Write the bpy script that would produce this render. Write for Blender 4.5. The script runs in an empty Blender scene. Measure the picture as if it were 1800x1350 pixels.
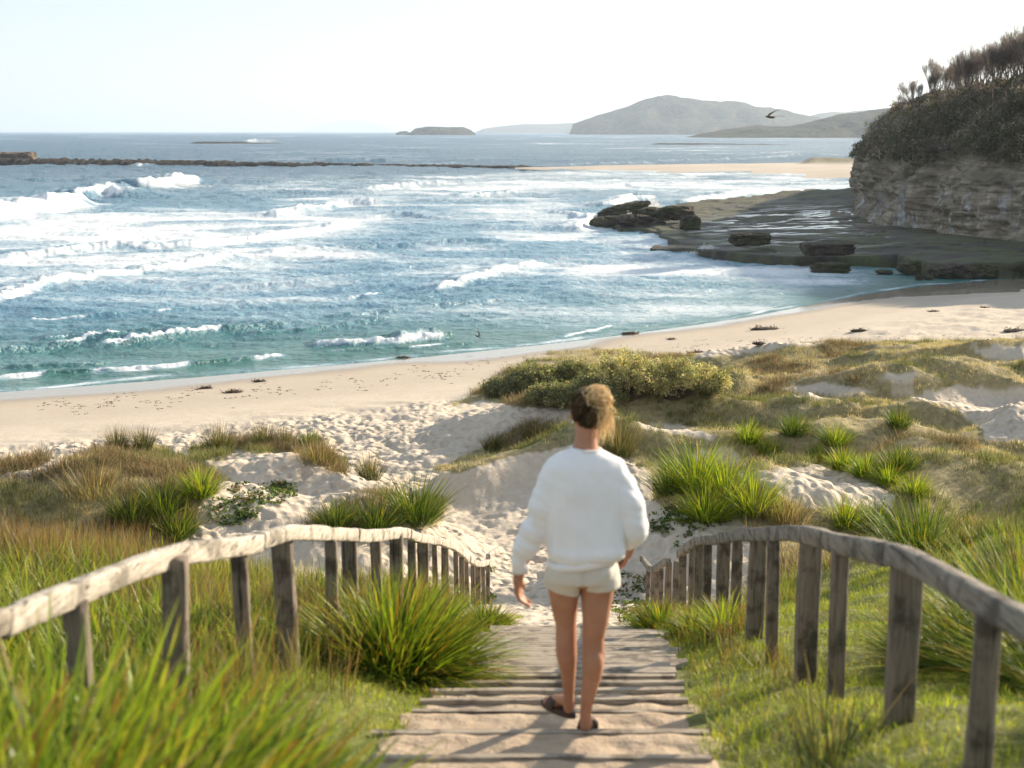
import bpy, math, random
import numpy as np
from mathutils import Vector
R = math.radians
rng = np.random.default_rng(7); random.seed(7)
scene = bpy.context.scene
COL = scene.collection

# ------------------------------------------------------------------ camera
CAMZ = 9.0; HAZE = True
PITCH = math.atan(444/2500)
CP, SP = math.cos(PITCH), math.sin(PITCH)
cam = bpy.data.cameras.new('camera'); camo = bpy.data.objects.new('camera', cam); COL.objects.link(camo)
camo.location = (0, 0, CAMZ); camo.rotation_euler = (math.pi/2 - PITCH, 0, 0)
cam.lens = 50; cam.sensor_width = 36; cam.clip_start = 0.1; cam.clip_end = 120000
cam.dof.use_dof = True; cam.dof.focus_distance = 30; cam.dof.aperture_fstop = 2.9
scene.camera = camo
# ------------------------------------------------------------------ world, sun, exposure
SUN_EL, SUN_AZ = R(21), R(52)          # azimuth clockwise from the viewing direction (+Y)
w = bpy.data.worlds.new('World'); scene.world = w; w.use_nodes = True
nt = w.node_tree; nt.nodes.clear()
sky = nt.nodes.new('ShaderNodeTexSky'); sky.sky_type = 'NISHITA'; sky.sun_disc = False
sky.sun_elevation = SUN_EL; sky.sun_rotation = SUN_AZ
sky.altitude = 0; sky.air_density = 1.0; sky.dust_density = .5; sky.ozone_density = 1.0
bg = nt.nodes.new('ShaderNodeBackground'); bg.inputs[1].default_value = 0.088
wo = nt.nodes.new('ShaderNodeOutputWorld')
hs = nt.nodes.new('ShaderNodeHueSaturation'); hs.inputs['Saturation'].default_value = .7      # a thin milky high cloud greys the blue
nt.links.new(sky.outputs[0], hs.inputs['Color']); vl = nt.nodes.new('ShaderNodeMix'); vl.data_type = 'RGBA'; vl.inputs[0].default_value = .42; vl.inputs[7].default_value = (4.4, 4.9, 5.3, 1)   # even veil of thin cloud
nt.links.new(hs.outputs[0], vl.inputs[6]); nt.links.new(vl.outputs[2], bg.inputs[0]); nt.links.new(bg.outputs[0], wo.inputs[0])
sl = bpy.data.lights.new('sun', 'SUN'); sl.energy = 5.0; sl.angle = R(0.5); sl.color = (1.0, 0.83, 0.61)
so = bpy.data.objects.new('sun', sl); COL.objects.link(so)
SD = Vector((math.sin(SUN_AZ)*math.cos(SUN_EL), math.cos(SUN_AZ)*math.cos(SUN_EL), math.sin(SUN_EL)))
so.rotation_euler = SD.to_track_quat('Z', 'Y').to_euler(); so.location = (20, 20, 30)
scene.view_settings.view_transform = 'Standard'; scene.view_settings.look = 'None'
scene.view_settings.exposure = 1.03; scene.view_settings.gamma = 1
try:
    scene.cycles.max_bounces = 6; scene.cycles.diffuse_bounces = 3; scene.cycles.transmission_bounces = 3
    scene.cycles.volume_bounces = 1; scene.cycles.transparent_max_bounces = 6
    scene.cycles.use_adaptive_sampling = True; scene.cycles.adaptive_threshold = 0.02
except Exception: pass

# ------------------------------------------------------------------ helpers
def at(px, py, D):
    u, v = (px-900)/2500, (py-675)/2500
    return Vector((D*u, D*(CP - v*SP), CAMZ - D*(SP + v*CP)))
def atY(px, py, Y):
    v = (py-675)/2500
    return at(px, py, Y/(CP - v*SP))
def G(px, py, z=0.0):
    v = (py-675)/2500
    return at(px, py, (CAMZ-z)/(SP + v*CP))
def proj(x, y, z):
    D = y*CP - (z-CAMZ)*SP
    D = np.where(np.abs(D) < .05, .05, D)
    return 900 + 2500*x/D, 675 - 2500*(y*SP + (z-CAMZ)*CP)/D
def sm(a, b, x):
    t = np.clip((x-a)/(b-a), 0, 1); return t*t*(3-2*t)
def _h(i, j, k, s):
    n = (i.astype(np.int64)*374761393 + j.astype(np.int64)*668265263 + k*1274126177 + s*974634777) & 0xffffffff
    n = ((n ^ (n >> 13))*1274126177) & 0xffffffff
    n = ((n ^ (n >> 16))*668265263) & 0xffffffff
    return ((n ^ (n >> 15)) & 0xffff)/32767.5 - 1
def n2(x, y, s=0):
    xi, yi = np.floor(x), np.floor(y); fx, fy = x-xi, y-yi
    fx = fx*fx*fx*(fx*(fx*6-15)+10); fy = fy*fy*fy*(fy*(fy*6-15)+10)
    a = _h(xi, yi, 0, s); b = _h(xi+1, yi, 0, s); c = _h(xi, yi+1, 0, s); d = _h(xi+1, yi+1, 0, s)
    return (a*(1-fx)+b*fx)*(1-fy) + (c*(1-fx)+d*fx)*fy
def fbm(x, y, s=0, o=4, g=.5):
    t = 0; a = 1; n = 0
    for i in range(o):
        t = t + a*n2(x*2**i+17.3*i, y*2**i-9.1*i, s+i); n += a; a *= g
    return t/n
def n3(x, y, z, s=0):
    zi = np.floor(z); fz = z-zi; fz = fz*fz*(3-2*fz)
    xi, yi = np.floor(x), np.floor(y); fx, fy = x-xi, y-yi
    fx = fx*fx*(3-2*fx); fy = fy*fy*(3-2*fy); zi = zi.astype(np.int64)
    r = []
    for dz in (0, 1):
        a = _h(xi, yi, zi+dz, s); b = _h(xi+1, yi, zi+dz, s); c = _h(xi, yi+1, zi+dz, s); d = _h(xi+1, yi+1, zi+dz, s)
        r.append((a*(1-fx)+b*fx)*(1-fy) + (c*(1-fx)+d*fx)*fy)
    return r[0]*(1-fz)+r[1]*fz
def fbm3(P, f, s=0, o=4, g=.5):
    t = 0; a = 1; n = 0
    for i in range(o):
        q = f*2**i; t = t + a*n3(P[:, 0]*q+11.7*i, P[:, 1]*q+5.3*i, P[:, 2]*q-7.9*i, s+i); n += a; a *= g
    return t/n
def inpoly(px, py, poly):
    r = np.zeros(px.shape, bool); n = len(poly)
    for i in range(n):
        (x1, y1), (x2, y2) = poly[i], poly[(i+1) % n]
        if y1 == y2: continue
        c = ((y1 > py) != (y2 > py)) & (px < (x2-x1)*(py-y1)/(y2-y1)+x1)
        r ^= c
    return r
def mesh(name, V, F, mat=None, parent=None, smooth=True, attrs=None, link=True):
    """V (n,3); F (m,3|4) or list of such arrays"""
    me = bpy.data.meshes.new(name)
    Fs = F if isinstance(F, list) else [F]
    Fs = [np.asarray(f, dtype=np.int32) for f in Fs if len(f)]
    V = np.asarray(V, dtype=np.float32)
    me.vertices.add(len(V)); me.vertices.foreach_set('co', V.ravel())
    li = np.concatenate([f.ravel() for f in Fs])
    tot = np.concatenate([np.full(len(f), f.shape[1], dtype=np.int32) for f in Fs])
    st = np.concatenate([[0], np.cumsum(tot)[:-1]]).astype(np.int32)
    me.loops.add(len(li)); me.loops.foreach_set('vertex_index', li)
    me.polygons.add(len(tot)); me.polygons.foreach_set('loop_start', st)
    me.polygons.foreach_set('use_smooth', np.full(len(tot), smooth, dtype=bool))
    me.update(calc_edges=True)
    if attrs:
        for k, a in attrs.items():
            a = np.asarray(a, dtype=np.float32)
            if a.ndim == 1:
                at_ = me.attributes.new(k, 'FLOAT', 'POINT'); at_.data.foreach_set('value', a)
            else:
                at_ = me.attributes.new(k, 'FLOAT_COLOR', 'POINT')
                c = np.ones((len(a), 4), dtype=np.float32); c[:, :3] = a; at_.data.foreach_set('color', c.ravel())
    if mat: me.materials.append(mat)
    o = bpy.data.objects.new(name, me)
    if link: COL.objects.link(o)
    if parent: o.parent = parent
    return o
def gridF(nr, nc):
    i = np.arange(nr-1)[:, None]*nc + np.arange(nc-1)[None, :]
    i = i.ravel(); return np.stack([i, i+1, i+nc+1, i+nc], 1)
def tag(o, label=None, cat=None, group=None, kind=None):
    if label: o['label'] = label
    if cat: o['category'] = cat
    if group: o['group'] = group
    if kind: o['kind'] = kind
    return o
def empty(name, loc=(0, 0, 0), rz=0):
    o = bpy.data.objects.new(name, None); COL.objects.link(o); o.location = loc; o.rotation_euler = (0, 0, rz); return o
def copy_tree(o, parent=None):
    kids = [c for c in bpy.data.objects if c.parent == o]
    c = o.copy(); COL.objects.link(c); c.parent = parent
    for k in kids: copy_tree(k, c)
    return c

# ------------------------------------------------------------------ materials
class NT:
    def __init__(s, name):
        s.m = bpy.data.materials.new(name); s.m.use_nodes = True; s.t = s.m.node_tree; s.t.nodes.clear()
    def n(s, typ, **kw):
        nd = s.t.nodes.new(typ)
        for k, v in kw.items():
            if k.startswith('i_'):
                key = k[2:]; key = int(key) if key.isdigit() else key.replace('_', ' ')
                s.put(nd.inputs[key], v)
            else: setattr(nd, k, v)
        return nd
    def put(s, inp, v):
        if isinstance(v, bpy.types.NodeSocket): s.t.links.new(v, inp)
        elif isinstance(v, (tuple, list)) and len(v) == 3 and inp.type == 'RGBA': inp.default_value = (*v, 1)
        else: inp.default_value = v
    def pos(s): return s.n('ShaderNodeNewGeometry').outputs['Position']
    def objc(s): return s.n('ShaderNodeTexCoord').outputs['Object']
    def vscale(s, v, sc):
        m = s.n('ShaderNodeVectorMath', operation='MULTIPLY'); s.put(m.inputs[0], v); m.inputs[1].default_value = sc; return m.outputs[0]
    def noise(s, vec, scale, detail=4, rough=.55, dist=0):
        nd = s.n('ShaderNodeTexNoise'); s.put(nd.inputs['Vector'], vec); nd.inputs['Scale'].default_value = scale
        nd.inputs['Detail'].default_value = detail; nd.inputs['Roughness'].default_value = rough; nd.inputs['Distortion'].default_value = dist
        return nd.outputs[0]
    def voro(s, vec, scale, feat='F1', out=0, rand=1):
        nd = s.n('ShaderNodeTexVoronoi', feature=feat); s.put(nd.inputs['Vector'], vec); nd.inputs['Scale'].default_value = scale
        nd.inputs['Randomness'].default_value = rand
        return nd.outputs[out]
    def ramp(s, fac, stops):
        nd = s.n('ShaderNodeValToRGB'); s.put(nd.inputs[0], fac); cr = nd.color_ramp
        while len(cr.elements) < len(stops): cr.elements.new(.5)
        for e, (p, c) in zip(cr.elements, stops):
            e.position = p; e.color = (*c, 1) if isinstance(c, (tuple, list)) else (c, c, c, 1)
        return nd.outputs[0]
    def math(s, op, a, b=0.0, c=0.0, clamp=False):
        nd = s.n('ShaderNodeMath', operation=op, use_clamp=clamp); s.put(nd.inputs[0], a); s.put(nd.inputs[1], b)
        if op in ('MULTIPLY_ADD',): s.put(nd.inputs[2], c)
        return nd.outputs[0]
    def mix(s, fac, a, b, mode='MIX'):
        nd = s.n('ShaderNodeMix', data_type='RGBA', blend_type=mode); s.put(nd.inputs[0], fac); s.put(nd.inputs[6], a); s.put(nd.inputs[7], b)
        return nd.outputs[2]
    def attr(s, name, out='Fac'): return s.n('ShaderNodeAttribute', attribute_name=name).outputs[out]
    def bump(s, h, strength, dist, norm=None):
        nd = s.n('ShaderNodeBump'); nd.inputs['Strength'].default_value = strength; nd.inputs['Distance'].default_value = dist
        s.put(nd.inputs['Height'], h)
        if norm: s.put(nd.inputs['Normal'], norm)
        return nd.outputs[0]
    def bsdf(s, color, rough=.7, norm=None, **kw):
        nd = s.n('ShaderNodeBsdfPrincipled'); s.put(nd.inputs['Base Color'], color); s.put(nd.inputs['Roughness'], rough)
        if norm: s.put(nd.inputs['Normal'], norm)
        for k, v in kw.items(): s.put(nd.inputs[k.replace('_', ' ')], v)
        return nd.outputs[0]
    def out(s, sh):
        o = s.n('ShaderNodeOutputMaterial'); s.t.links.new(sh, o.inputs[0]); return s.m

def mat_blade():
    t = NT('leaf_blade'); c = t.attr('Col', 'Color')
    d = t.n('ShaderNodeBsdfDiffuse'); t.put(d.inputs[0], c)
    tr = t.n('ShaderNodeBsdfTranslucent'); t.put(tr.inputs[0], t.mix(1, c, (1.25, 1.25, .7), 'MULTIPLY'))
    g = t.n('ShaderNodeBsdfGlossy'); g.inputs[0].default_value = (.9, .95, 1, 1); g.inputs['Roughness'].default_value = .42
    m1 = t.n('ShaderNodeMixShader'); m1.inputs[0].default_value = .44; t.t.links.new(d.outputs[0], m1.inputs[1]); t.t.links.new(tr.outputs[0], m1.inputs[2])
    m2 = t.n('ShaderNodeMixShader'); m2.inputs[0].default_value = .018; t.t.links.new(m1.outputs[0], m2.inputs[1]); t.t.links.new(g.outputs[0], m2.inputs[2])
    return t.out(m2.outputs[0])
M_BLADE = mat_blade()
def mat_dry():
    t = NT('dry_grass_blade'); c = t.attr('Col', 'Color')
    d = t.n('ShaderNodeBsdfDiffuse'); t.put(d.inputs[0], c)
    tr = t.n('ShaderNodeBsdfTranslucent'); t.put(tr.inputs[0], c)
    m1 = t.n('ShaderNodeMixShader'); m1.inputs[0].default_value = .45; t.t.links.new(d.outputs[0], m1.inputs[1]); t.t.links.new(tr.outputs[0], m1.inputs[2])
    return t.out(m1.outputs[0])
M_DRY = mat_dry()

def mat_ground():
    t = NT('sand_and_soil'); P = t.pos()
    veg, wet, path = t.attr('veg'), t.attr('wet'), t.attr('path')
    nA = t.noise(P, .55, 5, .6); nB = t.noise(P, 7, 5, .65); nC = t.noise(P, 160, 2, .6)
    sand = t.ramp(nA, [(.3, (.50, .425, .335)), (.7, (.60, .53, .44))])
    sand = t.mix(.5, sand, t.ramp(nB, [(.3, (.44, .365, .285)), (.65, (.62, .55, .455))]))
    sand = t.mix(t.ramp(nC, [(.58, 0.0), (.72, .35)]), sand, (.22, .17, .13))
    dirt = t.ramp(nB, [(.3, (.25, .175, .115)), (.7, (.42, .32, .22))])
    sand = t.mix(t.math('MULTIPLY', path, .7), sand, dirt)
    soil = t.ramp(nB, [(.3, (.17, .145, .075)), (.7, (.38, .32, .17))])
    sp = t.n('ShaderNodeSeparateXYZ'); t.put(sp.inputs[0], P)
    turf = t.ramp(nB, [(.3, (.07, .085, .02)), (.7, (.17, .18, .045))])
    soil = t.mix(t.ramp(t.math('MULTIPLY', sp.outputs[1], .05), [(.7, 1.0), (.9, 0.0)]), soil, turf)
    vf = t.math('ADD', veg, t.math('MULTIPLY', t.math('SUBTRACT', nB, .5), .9), clamp=True)
    c = t.mix(t.ramp(vf, [(.35, 0.0), (.75, 1.0)]), sand, soil)
    wetc = t.mix(wet, c, (.31, .26, .205))
    rough = t.math('SUBTRACT', .93, t.math('MULTIPLY', t.ramp(wet, [(.55, 0.0), (.95, 1.0)]), .84))
    prints = t.voro(P, 4.6, 'SMOOTH_F1'); 
    hb = t.math('MULTIPLY', t.math('MULTIPLY', t.ramp(prints, [(.0, 0.0), (.5, 1.0)]), t.attr('foot')), 1)
    nD = t.noise(P, 14, 4, .65)
    b1 = t.bump(hb, .8, .13)
    b2 = t.bump(nD, t.attr('foot') and .5, .045, b1)
    dry = t.n('ShaderNodeMix', data_type='VECTOR'); 
    geo = t.n('ShaderNodeNewGeometry').outputs['Normal']
    t.put(dry.inputs[0], t.ramp(wet, [(.2, 0.0), (.6, 1.0)])); t.put(dry.inputs[4], b2); t.put(dry.inputs[5], geo)
    return t.out(t.bsdf(wetc, rough, dry.outputs[1], Specular_IOR_Level=.4))
M_GROUND = mat_ground()

def mat_sea():
    t = NT('sea_water'); P = t.pos()
    foam, sh, far = t.attr('foam'), t.attr('shallow'), t.attr('far')
    Ps = t.vscale(P, (.9, .62, 1))
    lace = t.noise(Ps, .75, 9, .74, .8); lace2 = t.noise(Ps, 2.9, 6, .7, .5)
    ln = t.math('ADD', t.math('MULTIPLY', lace, .62), t.math('MULTIPLY', lace2, .38))
    f = t.math('MULTIPLY', t.math('SUBTRACT', t.math('ADD', foam, ln), .805), 3.0, clamp=True)
    f = t.math('MULTIPLY', f, t.ramp(foam, [(.15, .55), (.62, 1.0)]))
    deep = t.mix(far, (.11, .26, .37), (.028, .155, .29))
    c = t.mix(sh, deep, (.05, .17, .15))
    c = t.mix(t.math('MULTIPLY', foam, 1.15, clamp=True), c, (.34, .52, .66))
    w1 = t.noise(Ps, 1.6, 6, .62, .3); w2 = t.noise(t.vscale(P, (.3, 1, 1)), .35, 5, .6)
    w3 = t.noise(Ps, 7, 3, .6)
    hh = t.math('ADD', t.math('MULTIPLY', w1, .5), t.math('ADD', w2, t.math('MULTIPLY', w3, .08)))
    bs = t.bump(hh, 1.0, 1)
    bn = t.t.nodes[-1]; t.put(bn.inputs['Distance'], t.math('ADD', .75, t.math('MULTIPLY', far, 5.0)))
    fb = t.bump(ln, .8, .25)
    wat = t.bsdf(c, t.math('ADD', .20, t.math('MULTIPLY', far, .12)), bs, IOR=1.33, Specular_IOR_Level=t.math('SUBTRACT', .60, t.math('MULTIPLY', far, .12)))
    fo = t.bsdf(t.mix(ln, (.62, .70, .76), (.86, .88, .89)), .8, fb)
    m = t.n('ShaderNodeMixShader'); t.put(m.inputs[0], f); t.t.links.new(wat, m.inputs[1]); t.t.links.new(fo, m.inputs[2])
    return t.out(m.outputs[0])
M_SEA = mat_sea()

def mat_wood(name, a, b, dark=(.03, .026, .022), axis=2):
    t = NT(name); P = t.objc()
    sc = [14, 14, 14]; sc[axis] = 1.2
    g = t.noise(t.vscale(P, tuple(sc)), 3, 6, .7, .8); g2 = t.noise(P, 6, 4, .6)
    crack = t.noise(t.vscale(P, tuple([40 if i != axis else 1.0 for i in range(3)])), 1.5, 4, .6, .3)
    c = t.ramp(g, [(.3, a), (.7, b)])
    c = t.mix(t.ramp(g2, [(.50, 0.0), (.62, .75)]), c, tuple(x*.45 for x in a))
    c = t.mix(t.ramp(crack, [(.33, 1.0), (.42, 0.0)]), c, dark)
    return t.out(t.bsdf(c, .85, t.bump(t.math('ADD', g, crack), .7, .012), Specular_IOR_Level=.25))
M_POST = mat_wood('weathered_post', (.11, .09, .07), (.30, .25, .20))
M_RAIL_L = mat_wood('sunlit_rail', (.34, .30, .25), (.66, .61, .53), axis=1)  # left rail timber, sunlight on it put into the paler colour
M_RAIL_R = mat_wood('shaded_rail', (.14, .125, .105), (.35, .32, .27), axis=1)  # same timber on the right, its shaded side put in as darker colour
M_BOARD = mat_wood('step_board', (.24, .20, .16), (.52, .455, .37), axis=0)

def mat_simple(name, col, rough=.8, bscale=30, bstr=.3, bd=.01, col2=None, csc=5, **kw):
    t = NT(name); P = t.objc(); n = t.noise(P, bscale, 5, .6)
    c = t.ramp(t.noise(P, csc, 4, .6), [(.35, col), (.65, col2 or tuple(x*.85 for x in col))])
    return t.out(t.bsdf(c, rough, t.bump(n, bstr, bd), **kw))
def mat_rock(name, cols, moss=0.0, wetness=0.0, strata=0):
    t = NT(name); P = t.pos()
    n = t.noise(P, .9, 7, .62); n_ = t.noise(P, .16, 4, .55)
    c = t.ramp(n, [(.3, cols[0]), (.5, cols[1]), (.72, cols[2])])
    if strata:
        s = t.noise(t.vscale(P, (.08, .08, 1)), 1.7, 6, .65, .4)
        c = t.mix(.55, c, t.ramp(s, [(.3, cols[0]), (.45, cols[2]), (.55, cols[1]), (.7, tuple(x*1.15 for x in cols[2]))]))
        st = t.noise(t.vscale(P, (1, 1, .12)), 1.6, 5, .6, .4)
        zf = t.n('ShaderNodeSeparateXYZ'); t.put(zf.inputs[0], P)
        low = t.ramp(t.math('MULTIPLY', zf.outputs[2], .1), [(.33, 1.0), (.5, 0.0)])
        wh = t.math('MULTIPLY', t.ramp(st, [(.56, 0.0), (.64, 1.0)]), t.math('MULTIPLY', low, t.ramp(n_, [(.45, 0.0), (.6, .8)])))
        c = t.mix(wh, c, (.46, .48, .50))
    if moss:
        m = t.noise(P, .35, 5, .6)
        c = t.mix(t.math('MULTIPLY', t.ramp(m, [(.44, 0.0), (.6, 1.0)]), moss), c, (.075, .088, .03))
    rough = .85
    if wetness:
        wn = t.noise(t.vscale(P, (.10, .5, 1)), 1.1, 4, .55)
        wf = t.math('MULTIPLY', t.ramp(wn, [(.5, 0.0), (.58, 1.0)]), t.attr('wet'))
        rough = t.math('SUBTRACT', .8, t.math('MULTIPLY', wf, .66))
        bstr = t.math('SUBTRACT', 1.0, wf)
        nd = t.n('ShaderNodeBump'); t.put(nd.inputs['Strength'], bstr); nd.inputs['Distance'].default_value = .25; t.put(nd.inputs['Height'], n)
        return t.out(t.bsdf(c, rough, nd.outputs[0], Specular_IOR_Level=.5))
    return t.out(t.bsdf(c, rough, t.bump(t.math('ADD', n, t.noise(P, 5, 4, .6)), .9, .3), Specular_IOR_Level=.3))
M_CLIFF = mat_rock('cliff_rock', [(.085, .065, .05), (.19, .145, .105), (.30, .23, .165)], strata=1)
M_PLAT = mat_rock('platform_rock', [(.022, .019, .016), (.055, .046, .036), (.10, .085, .068)], moss=.9, wetness=1)
M_BOULD = mat_rock('boulder_rock', [(.035, .03, .026), (.085, .07, .055), (.14, .115, .09)], moss=.6)
M_HILL = mat_rock('far_hill', [(.035, .045, .028), (.06, .07, .04), (.10, .10, .06)])

# ------------------------------------------------------------------ ground: slope, dunes, beach in one sheet
_sp = [(-400, 722), (-200, 706), (0, 689), (150, 679), (300, 667), (450, 654), (600, 641), (750, 627), (900, 612), (1000, 601), (1100, 588), (1200, 574), (1300, 560), (1400, 541), (1500, 521), (1580, 508), (1650, 500), (1750, 492), (1900, 484)]
_sw = np.array([tuple(G(a, b, 0).xy) for a, b in _sp]); _sw = np.vstack([[-400, -20], [-70, 22], [-40, 36], _sw, [_sw[-1]+[20, 6]], [400, 120]])
SHX = np.arange(-400, 400, .5); SHY = np.interp(SHX, _sw[:, 0], _sw[:, 1])
_k = np.hanning(15); _k /= _k.sum(); SHY[7:-7] = np.convolve(SHY, _k, 'valid')
SLY = np.array([-40, -12, 0, 3, 5.6, 9, 12.27, 16, 20.1, 23, 26, 40, 400.])
SLZ = np.array([7.9, 7.7, 7.5, 7.0, 6.36, 5.48, 4.56, 3.35, 2.02, 1.2, .4, -2, -30.])
BES = np.array([-60, -20, 0, 3, 8, 13, 16, 25, 40, 200.])
BEZ = np.array([-6, -2, 0, .10, .38, .85, 1.02, 1.25, 1.5, 2.0])
# dunes: px, py of the crest, crest height, radii (m), turn, rise
DUNES = [(225, 784, 3.45, 3.5, 2.3, .2, 1.75), (20, 838, 3.2, 4.0, 2.4, 0, 1.2), (60, 815, 2.2, 3.0, 1.2, 0, .6), (340, 860, 2.6, 1.4, 1.8, 0, .5),
         (450, 790, 2.65, 1.9, 1.3, -.1, 1.25), (560, 810, 2.3, 1.5, 1.2, -.4, .75), (655, 848, 2.25, 1.1, .9, 0, .7), (480, 880, 2.8, 2.2, 1.9, 0, .8),
         (720, 895, 2.35, 1.3, 1.4, 0, .55), (600, 900, 2.6, 1.6, 1.6, 0, .5),
         (1000, 690, 2.2, 3.3, 1.5, .15, 1.0), (1180, 690, 2.2, 2.2, 1.5, 0, .7), (880, 715, 1.9, 1.6, 1.1, 0, .5),
         (960, 765, 2.2, 1.8, 1.0, .3, .9), (840, 808, 2.0, 1.4, .6, .5, .45), (1180, 750, 2.35, 2.3, .9, -.1, .75), (1060, 800, 2.0, 1.5, 1.4, 0, .6),
         (1250, 860, 3.0, 1.9, 2.6, .1, 1.15), (1140, 900, 2.6, 1.2, 2.2, 0, .55), (1400, 800, 2.8, 2.6, 1.2, -.2, .7), (1470, 850, 2.9, 2.4, 1.6, 0, .5),
         (1320, 700, 2.0, 2.4, .8, .1, .5), (1250, 660, 1.8, 2.5, .7, 0, .35), (1560, 640, 2.4, 3.4, 1.3, .15, 1.0), (1420, 670, 2.0, 2, .7, -.2, .5),
         (1500, 740, 2.4, 2.4, 1.0, .1, .6), (1700, 610, 2.1, 3.5, 1.1, -.1, .6), (1790, 640, 2.2, 3, 1.1, -.1, .6), (1400, 610, 1.8, 4.5, 1.0, 0, .35), (1650, 770, 2.6, 2.0, 1.1, 0, .6),
         (1770, 800, 3.0, 2.4, 1.6, .2, .8), (1620, 700, 2.2, 3.0, .8, 0, .4), (1950, 700, 2.8, 4, 2, 0, .8)]
_dl = []
for (px, py, zc, rx, ry, ro, h) in DUNES:
    g = G(px, py, zc); _dl.append((g.x, g.y, rx, ry, ro, zc))
def pathc(Y): return .12 + .068*(Y-5.6)
def height(x, y, fine=False):
    x = np.asarray(x, float); y = np.asarray(y, float)
    s = (np.interp(x, SHX, SHY) - y)*.87
    zb = np.interp(s, BES, BEZ)
    zs = np.interp(y, SLY, SLZ)
    # the bank stays higher on both sides of the steps
    zs = zs + .35*sm(-1.8, -4.2, x)*sm(6, 11, y)*sm(25, 19, y) + .8*sm(2.2, 5, x)*sm(7, 12, y)*sm(28, 20, y)
    zs = zs + .16*sm(.75, 1.35, np.abs(x-pathc(y)))*sm(16, 11, y)
    k = .35
    d = zb-zs; z = np.where(np.abs(d) > 6*k, np.maximum(zb, zs), zs + k*np.log1p(np.exp(np.clip(d/k, -30, 30))))
    land = sm(8, 16, s)
    for (cx, cy, rx, ry, ro, h) in _dl:
        m = (np.abs(x-cx) < 3*max(rx, ry)) & (np.abs(y-cy) < 3*max(rx, ry))
        if not m.any(): continue
        c, sn = math.cos(ro), math.sin(ro)
        X = ((x-cx)*c + (y-cy)*sn)/rx; Yq = (-(x-cx)*sn + (y-cy)*c)/ry
        z = z + np.where(m, h*np.exp(-((X*X+Yq*Yq)*.95)**1.45), 0)
    off = sm(.8, 1.6, np.abs(x-pathc(y)))
    z = z + land*off*(.16*fbm(x*.45, y*.6, 3, 3) + .10*fbm(x*1.3, y*1.3, 9, 3))
    fd = sm(4, 8, x)*sm(30, 36, y)*land*sm(55, 49, y)
    z = z + fd*.85*(1-np.abs(fbm(x*.22+3, y*.38, 21, 3))*2.6)*.55
    return z
def _solve():
    # rises chosen so that the ground passes through every crest height
    global _dl
    D = _dl; _dl = []
    cx = np.array([d[0] for d in D]); cy = np.array([d[1] for d in D]); zc = np.array([d[5] for d in D])
    base = height(cx, cy)
    A = np.zeros((len(D), len(D)))
    for j, (x0, y0, rx, ry, ro, _) in enumerate(D):
        c, sn = math.cos(ro), math.sin(ro)
        X = ((cx-x0)*c + (cy-y0)*sn)/rx; Yq = (-(cx-x0)*sn + (cy-y0)*c)/ry
        A[:, j] = np.exp(-((X*X+Yq*Yq)*.95)**1.45)
    a = np.linalg.solve(A.T@A + .08*np.eye(len(D)), A.T@(zc-base))
    _dl = [(d[0], d[1], d[2], d[3], d[4], float(np.clip(h, -.3, 1.8))) for d, h in zip(D, a)]
_solve()
def hz(x, y): return float(height(np.array([x]), np.array([y]))[0])

# where the photograph shows plants / bare sand, drawn as outlines and laid on the ground
VEG = [[(-300, 860), (60, 835), (150, 800), (210, 782), (290, 788), (372, 825), (385, 850), (335, 905), (305, 960), (-300, 1100)],
       [(325, 812), (345, 785), (420, 770), (560, 775), (612, 815), (605, 838), (520, 797), (420, 795), (350, 815)],
       [(535, 930), (600, 882), (660, 872), (780, 872), (768, 925), (700, 945), (520, 945)],
       [(800, 712), (870, 660), (1000, 610), (1270, 630), (1300, 690), (1200, 712), (1000, 722), (900, 712), (850, 700)],
       [(765, 830), (850, 780), (930, 742), (1010, 742), (1010, 780), (920, 800), (800, 835)],
       [(-300, 840), (40, 815), (95, 806), (60, 820), (-300, 880)],
       [(1010, 730), (1200, 700), (1290, 650), (1235, 628), (1400, 608), (1560, 600), (1800, 598), (2600, 590), (3500, 1500), (1300, 1500), (1330, 960), (1150, 880), (1140, 830), (1100, 800), (1000, 790)]]
HOLES = [[(1360, 684), (1460, 672), (1560, 690), (1420, 700)], [(1570, 692), (1700, 680), (2100, 690), (2100, 790), (1740, 775), (1690, 722)],
         [(1290, 835), (1440, 812), (1580, 868), (1572, 898), (1430, 892)], [(1130, 752), (1250, 772), (1275, 767), (1170, 742), (1120, 742)],
         [(1700, 612), (1830, 605), (1830, 640), (1740, 632)], [(1540, 658), (1640, 652), (1575, 675)], [(1230, 820), (1200, 800), (1290, 790), (1320, 820)],
         [(1080, 985), (1100, 880), (1140, 870), (1190, 905), (1300, 918), (1310, 930), (1230, 1010)]]
def vegmask(x, y, z):
    px, py = proj(x, y, z)
    jx = px + 14*fbm(x*1.1, y*1.1, 31, 3); jy = py + 7*fbm(x*1.1+9, y*1.1, 32, 3)
    v = np.zeros(x.shape, bool)
    for p in VEG: v |= inpoly(jx, jy, p)
    for p in HOLES: v &= ~inpoly(jx, jy, p)
    near = y < np.where(x < pathc(y), 17.5, 16)
    pd = np.abs(x-pathc(y)-.0) + .12*fbm(x*3, y*3, 5, 2)
    wd = np.where(y < 6.1, .75+.0*y, .74) + sm(12, 15, y)*1.0
    v = np.where(near, pd > wd, v & (y > 14))
    v &= ~((y > 14) & (np.abs(x-.25-(y-14)*.03) < .9) & (y < 24))
    return v
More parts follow.
